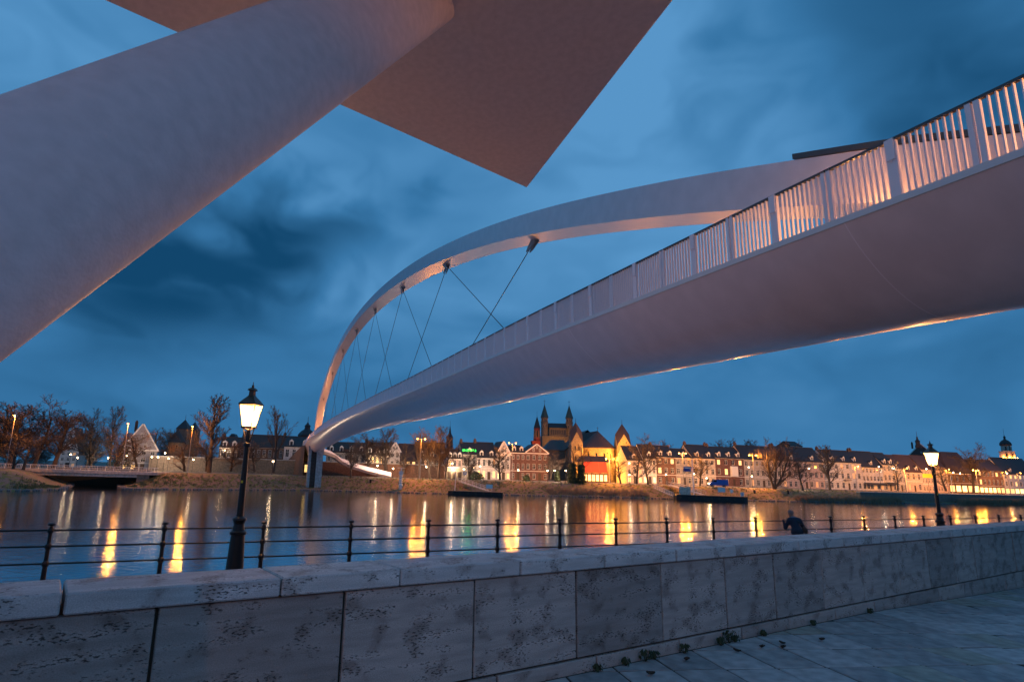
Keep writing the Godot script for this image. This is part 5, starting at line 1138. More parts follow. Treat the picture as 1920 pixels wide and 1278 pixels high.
# ---------- walls and low bridge of the far bank ----------
func wall_between(called: String, label: String, pts: Array, h: float, th: float, m: Material, course := 0.0) -> Node3D:
	var o := thing(called, label, "wall")
	for i in pts.size() - 1:
		var a: Vector3 = pts[i]; var b: Vector3 = pts[i + 1]
		var ex := (b - a).normalized(); ex.y = 0; ex = ex.normalized()
		var t := Transform3D(Basis(ex, Vector3.UP, ex.cross(Vector3.UP)), a)
		var L := (b - a).length()
		var mb := MB.new(); mb.box(Vector3(0, -1.5, -th), Vector3(L, h, 0), t)
		part(o, "wall_run", mb, m)
		var cp := MB.new(); cp.cbox(Vector3(-.02, h + .003, -th - .12), Vector3(L + .02, h + .28, .12), .04, t)
		part(o, "coping", cp, M.concrete)
	return o
func far_structures() -> void:
	wall_between("town_wall", "old grey town wall left of the bridge pier", [Vector3(-96, 3.9, -192), Vector3(-77, 3.9, -194), Vector3(-50.5, 3.9, -198)], 4.3, 1.2, M.wall_stone)
	wall_between("town_wall", "old brown town wall behind the trees right of the pier", [Vector3(-46, 3.9, -203.5), Vector3(-34, 3.9, -205), Vector3(-13, 3.9, -206), Vector3(-4.2, 3.9, -205)], 4.2, 1.2, M.brown_brick)
	var gw := wall_between("gate_wall", "sandstone gate wall lit bright orange below the pink house", [Vector3(-3.4, 3.9, -202), Vector3(1.6, 3.9, -201.5)], 3.6, .8, M.church_stone)
	for k in 3:
		var dm := MB.new(); dm.box(Vector3(-2.9 + k * 1.6, 3.9, -201.95 + k * .16), Vector3(-1.9 + k * 1.6, 6.3, -201.7 + k * .16))
		part(gw, "door", dm, M.dark_door)
	wall_between("quay_wall", "dark stone quay wall above the water at far right", [Vector3(140, 0, -214.6), Vector3(162, 0, -221.5), Vector3(216, 0, -243), Vector3(330, 0, -294)], 3.3, 1.5, M.wall_stone)
	wall_between("canal_screen", "added dark screen across the canal behind the low bridge that keeps its water dark", [Vector3(-112, 0, -169), Vector3(-84, 0, -169)], 4.2, 1.0, M.joint_dark)  # added to block bright sky from the canal water, no known wall
	# low road bridge across the canal mouth
	var a := Vector3(-128, 3.75, -154.4); var b := Vector3(-77.5, 3.75, -160.2)
	var ex := (b - a).normalized()
	var o := thing("low_bridge", "low concrete road bridge with white railing over the canal mouth", "bridge", Transform3D(Basis(ex, Vector3.UP, ex.cross(Vector3.UP)), a))
	var L := (b - a).length()
	var d := MB.new(); d.box(Vector3(-30, -.55, -9), Vector3(L, .2, 0)); d.cbox(Vector3(14, -1.3, -8.6), Vector3(L - 3, -.55, -.25), .05)
	part(o, "deck", d, M.concrete)
	var ab := MB.new(); ab.box(Vector3(L - 5, -4, -8), Vector3(L - 2, -.55, -.2)); ab.box(Vector3(10, -4, -8), Vector3(16, -.55, -.2))
	part(o, "abutment", ab, M.wall_stone)
	var tr := MB.new(); tr.box(Vector3(-30, 1.22, -.16), Vector3(L, 1.32, -.06))
	tr.box(Vector3(-30, .42, -.13), Vector3(L, .48, -.09))
	part(o, "handrail", tr, M.trim_white)
	var pm := MB.new(); pm.box(Vector3(-.06, .2, -.17), Vector3(.06, 1.22, -.05))
	var bm := MB.new(); bm.box(Vector3(-.02, .48, -.125), Vector3(.02, 1.22, -.095))
	var pmm := pm.mesh(); var bmm := bm.mesh()
	var x := -8.0
	while x < L:
		part(o, "railing_post", pmm, M.trim_white, Transform3D(Basis(), Vector3(x, 0, 0)))
		for i in range(1, 5):
			if x + i * .4 < L: part(o, "railing_bar", bmm, M.trim_white, Transform3D(Basis(), Vector3(x + i * .4, 0, 0)))
		x += 2.0

# ---------- far bank objects ----------
func sign_board(called: String, label: String, at: Vector3, w: float, h: float, m: Material, posts: Array, down: float) -> Node3D:
	var o := thing(called, label, "sign", Transform3D(Basis(), at))
	var b := MB.new(); b.cbox(Vector3(-w / 2, 0, -.04), Vector3(w / 2, h, .04), .015)
	part(o, "board", b, m)
	for x in posts:
		var p := MB.new(); p.tube(Vector3(x, -down, -.09), Vector3(x, h * .9, -.09), .05, .05, 6)
		part(o, "post", p, M.lamp_grey)
	return o
func text(o: Node, s: String, at: Vector3, size: float, m: Material, t := Basis()) -> void:
	var tm := TextMesh.new()
	var f := SystemFont.new(); f.font_names = PackedStringArray(["Droid Sans"]); f.font_weight = 700
	tm.font = f; tm.text = s; tm.font_size = 64; tm.pixel_size = size / 46.0; tm.depth = .02
	part(o, "lettering", tm, m, Transform3D(t, at))
func pontoon(o: Node3D, L: float, W: float, h: float) -> void:
	var hull := MB.new()
	var s := []
	for e in [[-L / 2, .75], [-L / 2 + 1.2, 1.0], [L / 2 - 1.2, 1.0], [L / 2, .75]]:
		var hw: float = W / 2 * e[1]
		s.append([Vector3(e[0], -.5, -hw), Vector3(e[0], h, -hw), Vector3(e[0], h, hw), Vector3(e[0], -.5, hw)])
	hull.loft(s, true, false); hull.poly(s[0], Vector3.LEFT); hull.poly(s[3], Vector3.RIGHT)
	part(o, "hull", hull, M.black_iron)
	var dk := MB.new(); dk.box(Vector3(-L / 2 + .5, h + .003, -W / 2 + .2), Vector3(L / 2 - .5, h + .06, W / 2 - .2))
	part(o, "deck", dk, M.far_paving)
	for i in int(L / 2.2):
		var x := -L / 2 + 1.2 + i * 2.2
		var ty := MB.new(); ty.lathe([[.12, -.08], [.3, -.1], [.36, 0], [.3, .1], [.12, .08]], 10, Transform3D(Basis(Vector3.RIGHT, PI / 2), Vector3(x, h * .45, W / 2 + .08)))
		part(o, "tyre_fender", ty, M.joint_dark)
func gangway(o: Node3D, a: Vector3, b: Vector3, w: float) -> void:
	var g := MB.new()
	var d := (b - a); var side := d.cross(Vector3.UP).normalized() * w / 2
	g.loft([[a + side, a - side, a - side + Vector3.DOWN * .2, a + side + Vector3.DOWN * .2], [b + side, b - side, b - side + Vector3.DOWN * .2, b + side + Vector3.DOWN * .2]], true, false)
	part(o, "gangway", g, M.concrete)
	var r := MB.new()
	for s in [1.0, -1.0]:
		r.tube(a + side * s + Vector3.UP, b + side * s + Vector3.UP, .04, .04, 5); r.tube(a + side * s + Vector3.UP * .5, b + side * s + Vector3.UP * .5, .03, .03, 5)
		for i in 9: r.tube(a.lerp(b, i / 8.0) + side * s, a.lerp(b, i / 8.0) + side * s + Vector3.UP, .035, .035, 5)
	part(o, "gangway_rail", r, M.trim_white)
func far_objects() -> void:
	var blue := mat("sign_blue", .02, .05, .30, .5); var yel := glow("yellow_sign", 1.0, .62, .03, .55); var pale := mat("sign_pale", .50, .62, .66, .5)
	# kilometre marker in the shallows
	var mk := thing("river_marker", "white beaded river marker pole with flat T shaped top", "marker", Transform3D(Basis(), Vector3(-16.3, 0, -180.5)))
	var p := MB.new(); p.lathe([[.18, -1], [.30, .1], [.62, 2.0], [.62, 2.1], [.3, 2.6]], 14)
	part(mk, "foot", p, M.trim_white)
	for i in 4:
		var bd := MB.new(); bd.lathe([[.28, -.3], [.62, 0.0], [.28, .3]], 14, Transform3D(Basis(), Vector3(0, 2.85 + i * .62, 0)))
		part(mk, "bead", bd, M.trim_white)
	var pt := MB.new(); pt.tube(Vector3(0, 5.0, 0), Vector3(0, 6.9, 0), .2, .14, 10)
	part(mk, "stem", pt, M.trim_white)
	var pp := MB.new(); pp.cbox(Vector3(-.62, 5.0, .2), Vector3(.62, 6.0, .27), .02)
	part(mk, "plate", pp, M.white)
	var tb := MB.new(); tb.cbox(Vector3(-1.15, 6.9, -.15), Vector3(1.15, 7.0, .15), .03)
	part(mk, "crossbar", tb, M.trim_white)
	# landing stages
	var s1 := thing("landing_stage", "dark landing stage with slim white mast right of the marker pole", "pontoon", Transform3D(Basis(Vector3.UP, -.1), Vector3(5.5, 0, -176.6)), "landing stages on the far bank")
	pontoon(s1, 15.5, 3.6, 1.0)
	gangway(s1, Vector3(-5.5, 3.6, -9.0), Vector3(4.0, 1.15, -1.2), 1.6)
	var ms := MB.new(); ms.tube(Vector3(-6.0, 1, 0), Vector3(-5.7, 6.6, 0), .12, .07, 8)
	part(s1, "mast", ms, M.trim_white)
	sign_board("notice_board", "pale notice board on the landing stage nearer the bridge", Vector3(9.3, 1.9, -176.2), 1.9, 1.15, pale, [-.7, .7], .85)
	var s2 := thing("landing_stage", "long black landing stage with gangways before the white houses", "pontoon", Transform3D(Basis(Vector3.UP, -.12), Vector3(76.5, 0, -187)), "landing stages on the far bank")
	pontoon(s2, 20.5, 4.4, 1.5)
	gangway(s2, Vector3(-9.0, 4.2, -13.0), Vector3(-1.5, 1.7, -1.6), 2.2); gangway(s2, Vector3(-15.0, 3.2, -7.0), Vector3(-10.6, 1.0, -1.0), .7)
	var m2 := MB.new(); m2.tube(Vector3(-4.8, 1.5, .4), Vector3(-4.8, 12.0, .4), .2, .12, 8); m2.box(Vector3(-5.3, 4.0, .2), Vector3(-4.3, 4.15, .6)); m2.box(Vector3(-5.5, 9.5, .3), Vector3(-4.1, 9.62, .5))
	part(s2, "mast", m2, M.trim_white)
	var pn := MB.new(); pn.cbox(Vector3(-9.3, 1.57, 1.3), Vector3(-5.9, 3.9, 1.42), .03)
	part(s2, "white_panel", pn, M.cream)
	sign_board("notice_board", "pale blue notice board right of the mast on the long landing stage", Vector3(79.9, 2.6, -186.6), 2.2, 1.4, pale, [-.8, .8], 1.05)
	sign_board("notice_board", "small white notice on the long landing stage", Vector3(83.0, 2.5, -186.8), 1.0, 1.0, M.trim_white, [0.0], .95)
	var n5 := sign_board("number_board", "white square board with blue figure 5 at the landing stage end", Vector3(86.0, 1.6, -186.4), 1.1, 1.15, M.trim_white, [0.0], .1)
	text(n5, "5", Vector3(0, .57, .05), .75, blue)
	# van
	var v := thing("van", "blue delivery van with headlights on, driving along the far quay", "van", Transform3D(Basis(Vector3.UP, -.12), Vector3(87.0, 3.98, -205.5)))
	var vb := MB.new(); var prof := [[-2.9, .45], [-2.95, 1.1], [-2.75, 1.25], [-2.05, 1.45], [-1.5, 2.25], [2.8, 2.35], [2.95, 2.2], [3.0, .45]]
	for z in [-1.0, 1.0]:
		var pts := []
		for q in prof: pts.append(Vector3(q[0], q[1], z))
		vb.poly(pts, Vector3(0, 0, z))
	for i in prof.size():
		var q: Array = prof[i]; var r: Array = prof[(i + 1) % prof.size()]
		var out := Vector3(r[1] - q[1], -(r[0] - q[0]), 0) * -1.0
		vb.poly([Vector3(q[0], q[1], -1), Vector3(r[0], r[1], -1), Vector3(r[0], r[1], 1), Vector3(q[0], q[1], 1)], out)
	part(v, "body", vb, mat("van_blue", .02, .10, .42, .35))
	var vw := MB.new(); vw.poly([Vector3(-1.9, 1.5, 1.005), Vector3(-1.45, 2.15, 1.005), Vector3(-.7, 2.15, 1.005), Vector3(-.7, 1.45, 1.005)], Vector3.BACK)
	vw.poly([Vector3(-2.02, 1.5, -.9), Vector3(-1.55, 2.2, -.9), Vector3(-1.55, 2.2, .9), Vector3(-2.02, 1.5, .9)].map(func(k): return k + Vector3(-.012, .008, 0)), Vector3(-1, 1, 0))
	part(v, "window", vw, M.dark_glass)
	for q in [[-1.9, 1.0], [1.9, 1.0], [-1.9, -1.0], [1.9, -1.0]]:
		var wh := MB.new(); wh.lathe([[.0, -.12], [.3, -.12], [.36, -.08], [.36, .08], [.3, .12], [0, .12]], 14, Transform3D(Basis(Vector3.RIGHT, PI / 2), Vector3(q[0], .36, q[1] * .92)))
		var wn := part(v, "wheel", wh, M.joint_dark)
		var hb := MB.new(); hb.lathe([[0, 0], [.18, 0.0], [.2, -.01]], 10, Transform3D(Basis(Vector3.RIGHT, PI / 2), Vector3(q[0], .36, q[1] * 1.06)))
		part(wn, "rim", hb, M.lamp_grey)
	for z in [-.72, .72]:
		var hl := MB.new(); hl.lathe([[0, -.06], [.13, -.04], [.15, .04]], 10, Transform3D(Basis(Vector3.BACK, -PI / 2), Vector3(-2.93, .95, z)))
		part(v, "headlight", hl, M.warm_bulb)
		omni(v, Vector3(-3.1, .95, z), Color(1, .85, .6), 2.0, .1)
	# signs
	var pk := sign_board("parking_sign", "blue parking sign with white letter beside the dark hedge", Vector3(2.6, 5.4, -199.5), 1.0, 1.0, blue, [0.0], 1.6)
	text(pk, "P", Vector3(0, .5, .05), .7, M.trim_white)
	sign_board("route_sign", "blue and white route sign hung before the cream house", Vector3(76.0, 8.6, -203.0), 2.4, 1.6, blue, [-.2], 4.7)
	var rs := MB.new(); rs.box(Vector3(-.9, .9, .045), Vector3(.9, 1.4, .06))
	part(get_child(get_child_count() - 1), "white_field", rs, M.trim_white)
	var gy := thing("height_sign", "yellow lit overhead sign on a thin gantry before the pink houses", "sign", Transform3D(Basis(Vector3.UP, -.3), Vector3(190, 3.3, -250)))
	var gp := MB.new(); gp.tube(Vector3(-6.5, 0, 0), Vector3(-6.5, 7.2, 0), .13, .1, 8); gp.tube(Vector3(9.0, 0, 0), Vector3(9.0, 7.0, 0), .13, .1, 8)
	part(gy, "post", gp, M.trim_white)
	var gb := MB.new(); gb.box(Vector3(-6.6, 6.3, -.08), Vector3(9.1, 6.55, .08))
	part(gy, "beam", gb, M.church_stone)
	var gs := MB.new(); gs.cbox(Vector3(-.6, 6.1, .1), Vector3(3.8, 7.7, .2), .03)
	part(gy, "sign_board", gs, yel)
	# green neon letters on a roof: the strokes cannot be made out from here
	var nn := thing("neon_sign", "glowing green neon sign standing on the grey house roof", "sign", Transform3D(Basis(Vector3.UP, -.05), Vector3(4.1, 13.3, -211.6)))
	var g2 := RandomNumberGenerator.new(); g2.seed = 4
	for i in 9:
		var lm := MB.new(); var x := -2.3 + i * .54
		for k in 3:
			var q := [[Vector3(x, 0, 0), Vector3(x, .75, 0)], [Vector3(x, .75, 0), Vector3(x + .34, .75, 0)], [Vector3(x + .34, .75, 0), Vector3(x + .34, .05, 0)], [Vector3(x, .38, 0), Vector3(x + .34, .38, 0)], [Vector3(x, 0, 0), Vector3(x + .34, 0, 0)]]
			var e: Array = q[0] if k == 0 else q[1 + (g2.randi() % 4)]
			lm.tube(e[0], e[1], .06, .06, 6)
		part(nn, "neon_tube", lm, M.neon_green)
	var fr := MB.new(); fr.box(Vector3(-2.5, -.2, -.2), Vector3(2.7, -.1, -.1))
	for x in [-2.2, 0.0, 2.3]: fr.tube(Vector3(x, -.15, -.15), Vector3(x, -2.2, -.6), .05, .05, 5)
	part(nn, "frame", fr, M.black_iron)
	omni(nn, Vector3(.1, .4, .5), Color(.1, 1, .2), 1.6, .4)
	# red awning of the cafe below the church
	var cf := thing("cafe_pavilion", "cafe pavilion under a glowing red awning below the church", "cafe", Transform3D(Basis(Vector3.UP, -.02), Vector3(51, 3.9, -226)))
	var red := mat("awning_red", .52, .05, .035, .8)
	red.backlight_enabled = true; red.backlight = lin(.8, .1, .06)
	var cw := MB.new(); cw.box(Vector3(-5.6, -.5, -4.6), Vector3(5.6, 3.3, -4.3)); cw.box(Vector3(-6.0, 7.4, -4.8), Vector3(6.0, 7.6, -1.2))
	part(cf, "wall", cw, M.brown_brick)
	var rf := MB.new(); rf.poly([Vector3(-6.2, 7.5, -1.0), Vector3(6.2, 7.5, -1.0), Vector3(4.6, 9.6, -4.6), Vector3(-4.6, 9.6, -4.6)], Vector3(0, 1, 1)); rf.poly([Vector3(-6.2, 7.5, -8.0), Vector3(6.2, 7.5, -8.0), Vector3(4.6, 9.6, -4.6), Vector3(-4.6, 9.6, -4.6)], Vector3(0, 1, -1)); rf.poly([Vector3(-6.2, 7.5, -1.0), Vector3(-6.2, 7.5, -8.0), Vector3(-4.6, 9.6, -4.6)], Vector3.LEFT); rf.poly([Vector3(6.2, 7.5, -1.0), Vector3(6.2, 7.5, -8.0), Vector3(4.6, 9.6, -4.6)], Vector3.RIGHT)
	part(cf, "roof", rf, M.brown_tile)
	for i in 3:
		var am := MB.new(); var x0 := -4.9 + i * 3.0
		am.poly([Vector3(x0, 7.3, -.9), Vector3(x0 + 2.95, 7.3, -.9), Vector3(x0 + 2.95, 4.0, .9), Vector3(x0, 4.0, .9)], Vector3(0, 1, 1))
		am.poly([Vector3(x0, 4.0, .9), Vector3(x0 + 2.95, 4.0, .9), Vector3(x0 + 2.95, 3.5, .92), Vector3(x0, 3.5, .92)], Vector3.BACK)
		part(cf, "awning", am, red)
	var ss := MB.new()
	for i in 6: ss.tube(Vector3(-5.4 + i * 2.1, -.2, .7), Vector3(-5.4 + i * 2.1, 3.6, .7), .06, .06, 6)
	part(cf, "awning_post", ss, M.black_iron)
	for i in 7: add_window(cf, Vector3(-4.6 + i * 1.5, .4, -4.24), 1.2, 2.4, M.shop_window, M.dark_door)
	for i in 4:
		var lb := MB.new(); lb.lathe([[0, -.16], [.14, -.08], [.16, 0], [.12, .1], [0, .16]], 10)
		var at := Vector3(-3.6 + i * 2.3, 4.6 if i % 2 else 4.9, -1.6)
		part(cf, "lamp_bulb", lb, M.warm_bulb, Transform3D(Basis(), at))
		omni(cf, at, Color(1.0, .72, .45), 7.0, .14)
	for i in 5:
		var tb2 := thing("cafe_table", ["leftmost", "second", "middle", "fourth", "rightmost"][i] + " small round cafe table below the red awning", "table", Transform3D(Basis(), Vector3(46.5 + i * 2.1, 3.9, -223.6 + (i % 2) * .7)), "terrace tables below the awning")
		var t1 := MB.new(); t1.lathe([[0, .72], [.4, .72], [.4, .76], [0, .76]], 12)
		part(tb2, "table_top", t1, M.trim_white)
		var t2 := MB.new(); t2.tube(Vector3(0, 0, 0), Vector3(0, .72, 0), .04, .04, 6); t2.lathe([[.24, 0], [.24, .03], [.04, .06]], 10)
		part(tb2, "leg", t2, M.black_iron)
	# hedge and conical evergreens
	for e in [[Vector3(6.2, 3.9, -203), 3.0, 2.6, "dark clipped hedge right of the parking sign"], [Vector3(34.5, 3.9, -212), 1.1, 3.9, "dark conical evergreen left of the ivy wrapped trees"], [Vector3(23.4, 3.9, -207), 1.3, 2.0, "round dark shrub before the gabled brick house"], [Vector3(-104, 3.9, -190), 3.6, 7.0, "dark evergreen mass behind the canal lamps"]]:
		var sh := thing("shrub", e[3], "shrub", Transform3D(Basis(), e[0]), "evergreens on the far bank")
		var fm := MB.new(); var g3 := RandomNumberGenerator.new(); g3.seed = int(e[1] * 10)
		for i in 900:
			var y := pow(g3.randf(), .8); var a := g3.randf() * TAU
			var r: float = e[1] * sqrt(maxf(0, 1.0 - y * y)) * sqrt(g3.randf_range(.5, 1.0))
			var q := Vector3(cos(a) * r, y * e[2], sin(a) * r)
			var n := (q + Vector3(g3.randf_range(-1, 1), .4, g3.randf_range(-1, 1))).normalized()
			var x := n.cross(Vector3.UP).normalized() * .2; var yv := n.cross(x).normalized() * .2
			fm.poly([q - x, q + yv, q + x, q - yv], n)
		part(sh, "foliage", fm, M.ivy)
		var tk := MB.new(); tk.tube(Vector3(0, -.3, 0), Vector3(0, e[2] * .7, 0), .12, .05, 6)
		part(sh, "trunk", tk, M.bark)
	for e in [[Vector3(-25.5, 2.2, -183.6), "dark litter bin on the grass bank left of the marker pole"], [Vector3(97, 2.4, -201.5), "dark litter bin on the bank right of the blue van"], [Vector3(112, 2.4, -209), "dark litter bin on the bank beyond the leaning tree"]]:
		var bn := thing("litter_bin", e[1], "bin", Transform3D(Basis(), e[0]), "bins on the far bank")
		var b1 := MB.new(); b1.lathe([[.3, -.2], [.34, 1.0]], 12)
		part(bn, "body", b1, M.black_iron)
		var b2 := MB.new(); b2.lathe([[.38, 1.0], [.38, 1.08], [.1, 1.2], [0, 1.2]], 12)
		part(bn, "lid", b2, M.black_iron)

# ---------- near railing and lanterns ----------
func quay_railing() -> void:
	var d := Vector3(1, 0, -.4885).normalized()
	var t := Transform3D(Basis(d, Vector3.UP, d.cross(Vector3.UP)), Vector3(-9.18, QUAY_Y, rail_z(-9.18)))
	var o := thing("quay_railing", "dark iron riverside railing with three rails and ball topped posts", "railing", t)
	var a := MB.new()
	a.lathe([[.095, 0], [.095, .07], [.06, .12], [.05, .53], [.072, .56], [.078, .60], [.072, .64], [.047, .67], [.045, .90], [.068, .93], [.073, .97], [.068, 1.01], [.042, 1.04], [.04, 1.25], [.066, 1.28], [.07, 1.32], [.06, 1.36], [.038, 1.38]], 12)
	var f := MB.new(); f.lathe([[.038, 1.38], [.034, 1.41], [.08, 1.43], [.088, 1.455], [.06, 1.48], [0, 1.49]], 12)
	var am := a.mesh(); var fm := f.mesh()
	for i in range(-12, 34):
		var p := part(o, "post", am, M.black_iron, Transform3D(Basis(), Vector3(i * 2.335, 0, 0)))
		part(p, "finial", fm, M.black_iron)
	for y in [.60, .97, 1.32]:
		var r := MB.new()
		for i in range(-12, 33): r.tube(Vector3(i * 2.335, y, 0), Vector3((i + 1) * 2.335, y, 0), .021, .021, 8)
		part(o, "rail", r, M.black_iron)
	var spots := [[-5.42, "quay lantern glowing brightly left of the bridge pier"], [23.03, "quay lantern glowing in front of the far pink houses"], [51.5, "quay lantern beyond the picture, upstream of the two in view"], [80.0, "farthest quay lantern upstream of the two in view"], [-33.9, "quay lantern downstream of the two in view"]]
	lantern(Vector3(4.5, floor_y(4.5), 8.5), "added warm fill lantern on the terrace behind the viewpoint", 10.0)  # unseen lantern, added to warm the parapet face and the slab
	lantern(Vector3(-7.0, floor_y(-7.0), 9.5), "added warm fill lantern on the terrace behind the slanting column", 17.0)  # second unseen lantern, added to warm the slanting column
	for e in spots:
		lantern(Vector3(e[0], QUAY_Y + .4, rail_z(e[0]) + .42), e[1])
func lantern(at: Vector3, label: String, energy := LANTERN) -> void:
	var o := thing("quay_lantern", label, "street lamp", Transform3D(Basis(Vector3.UP, -.15), at), "cast iron quay lanterns")
	var b := MB.new(); b.lathe([[.26, -.4], [.26, -.3], [.225, -.25], [.165, .78], [.20, .80], [.205, .86], [.15, .90], [.125, 1.05], [.155, 1.12], [.175, 1.15], [.165, 1.19], [.095, 1.24]], 20)
	part(o, "base", b, M.black_iron)
	var p := MB.new(); p.lathe([[.088, 1.22], [.072, 2.2], [.062, 2.95], [.085, 2.98], [.085, 3.04], [.058, 3.08], [.055, 3.36]], 16)
	for s in [-1.0, 1.0]: p.tube(Vector3(s * .045, 3.0, 0), Vector3(s * .16, 3.46, 0), .014, .014, 6)
	part(o, "post", p, M.black_iron)
	var stk := MB.new(); stk.box(Vector3(-.025, 2.05, .072), Vector3(.025, 2.11, .078))
	part(o, "sticker", stk, mat("sticker_yellow", .75, .55, .02, .5))
	# lantern: tapered four sided glass cage
	var r0 := .125; var r1 := .215; var y0 := 3.47; var y1 := 4.03
	var bt := MB.new()
	for q in 4:
		var bs := Transform3D(Basis(Vector3.UP, q * PI / 2), Vector3.ZERO)
		bt.box(Vector3(-r0 - .02, y0 - .05, r0 - .012), Vector3(r0 + .012, y0 - .004, r0 + .02), bs)
		bt.tube(bs * Vector3(r0, y0 - .03, r0), Vector3(0, y0 - .1, 0), .012, .02, 6)
	part(o, "lantern_floor", bt, M.black_iron)
	for s in 4:
		var bs := Basis(Vector3.UP, s * PI / 2)
		var g := MB.new(); g.poly([Vector3(-r0, y0, r0), Vector3(r0, y0, r0), Vector3(r1, y1, r1), Vector3(-r1, y1, r1)], Vector3.BACK)
		part(o, "lantern_glass", g, M.lantern_glass, Transform3D(bs, Vector3.ZERO))
		var bar := MB.new(); bar.tube(Vector3(r0, y0, r0), Vector3(r1, y1, r1), .011, .011, 5)
		part(o, "cage_bar", bar, M.black_iron, Transform3D(bs, Vector3.ZERO))
	var cp := MB.new()
	cp.lathe([[.325, y1 - .01], [.335, y1 + .02], [.22, y1 + .13], [.125, y1 + .21], [.09, y1 + .25], [.085, y1 + .36], [.14, y1 + .38], [.11, y1 + .42], [.03, y1 + .46], [.035, y1 + .50], [.012, y1 + .53], [.008, y1 + .60]], 4, Transform3D(Basis(Vector3.UP, 0), Vector3.ZERO))
	part(o, "cap", cp, M.bronze_cap)
	var bl := MB.new(); bl.lathe([[0, -.17], [.06, -.13], [.085, 0], [.07, .12], [0, .17]], 12)
	part(o, "lamp_bulb", bl, M.lantern_bulb, Transform3D(Basis(), Vector3(0, 3.74, 0)))
	omni(o, Vector3(0, 3.74, 0), Color(1.0, .66, .36), energy, .08)

# ---------- a person seated by the railing ----------
func capsules(B: Array, p: Vector3, k: float) -> float:
	var d := 1e9
	for b in B:
		var a: Vector3 = b[0]; var ab: Vector3 = b[1] - a
		var t := clampf((p - a).dot(ab) / maxf(ab.length_squared(), 1e-9), 0, 1)
		var e := (p - a - ab * t).length() - lerpf(b[2], b[3], t)
		var h := maxf(k - absf(d - e), 0.0) / k
		d = minf(d, e) - h * h * k * .25
	return d
func nets(mb: MB, B: Array, cell: float, k: float, paint: Callable) -> void:
	var lo := Vector3(1e9, 1e9, 1e9); var hi := -lo
	for b in B:
		for e in 2:
			var r: float = b[2 + e] + cell * 2.5
			lo = lo.min(b[e] - Vector3(r, r, r)); hi = hi.max(b[e] + Vector3(r, r, r))
	var n := Vector3i(((hi - lo) / cell).ceil()) + Vector3i.ONE
	var F := PackedFloat32Array(); F.resize(n.x * n.y * n.z)
	for z in n.z: for y in n.y: for x in n.x: F[(z * n.y + y) * n.x + x] = capsules(B, lo + Vector3(x, y, z) * cell, k)
	var V := {}
	var offs := [0, 1, n.x, n.x + 1, n.x * n.y, n.x * n.y + 1, n.x * n.y + n.x, n.x * n.y + n.x + 1]
	for z in n.z - 1: for y in n.y - 1: for x in n.x - 1:
		var i := (z * n.y + y) * n.x + x
		var s := 0
		for q in 8: if F[i + offs[q]] < 0: s += 1
		if s == 0 or s == 8: continue
		var sum := Vector3.ZERO; var c := 0
		for q in 8:
			for ax in [1, 2, 4]:
				if q & ax: continue
				var f0 := F[i + offs[q]]; var f1 := F[i + offs[q | ax]]
				if (f0 < 0) == (f1 < 0): continue
				var t := f0 / (f0 - f1)
				var a := Vector3(q & 1, (q >> 1) & 1, (q >> 2) & 1); var b := Vector3((q | ax) & 1, ((q | ax) >> 1) & 1, ((q | ax) >> 2) & 1)
				sum += a.lerp(b, t); c += 1
		V[i] = lo + (Vector3(x, y, z) + sum / c) * cell
	var nrm := {}
	for i in V:
		var p: Vector3 = V[i]; var e := cell * .6; var f := capsules(B, p, k)
		nrm[i] = Vector3(capsules(B, p + Vector3(e, 0, 0), k) - f, capsules(B, p + Vector3(0, e, 0), k) - f, capsules(B, p + Vector3(0, 0, e), k) - f).normalized()
	mb.colored = true
	for z in range(1, n.z - 1): for y in range(1, n.y - 1): for x in range(1, n.x - 1):
		var i := (z * n.y + y) * n.x + x
		for ax in [[1, n.x, n.x * n.y], [n.x, 1, n.x * n.y], [n.x * n.y, 1, n.x]]:
			if (F[i] < 0) == (F[i + ax[0]] < 0): continue
			var q := [i, i - ax[1], i - ax[1] - ax[2], i - ax[2]]
			if not (V.has(q[0]) and V.has(q[1]) and V.has(q[2]) and V.has(q[3])): continue
			mb.tint = paint.call(V[q[0]])
			mb.tri(V[q[0]], V[q[1]], V[q[2]], nrm[q[0]], nrm[q[1]], nrm[q[2]]); mb.tri(V[q[0]], V[q[2]], V[q[3]], nrm[q[0]], nrm[q[2]], nrm[q[3]])
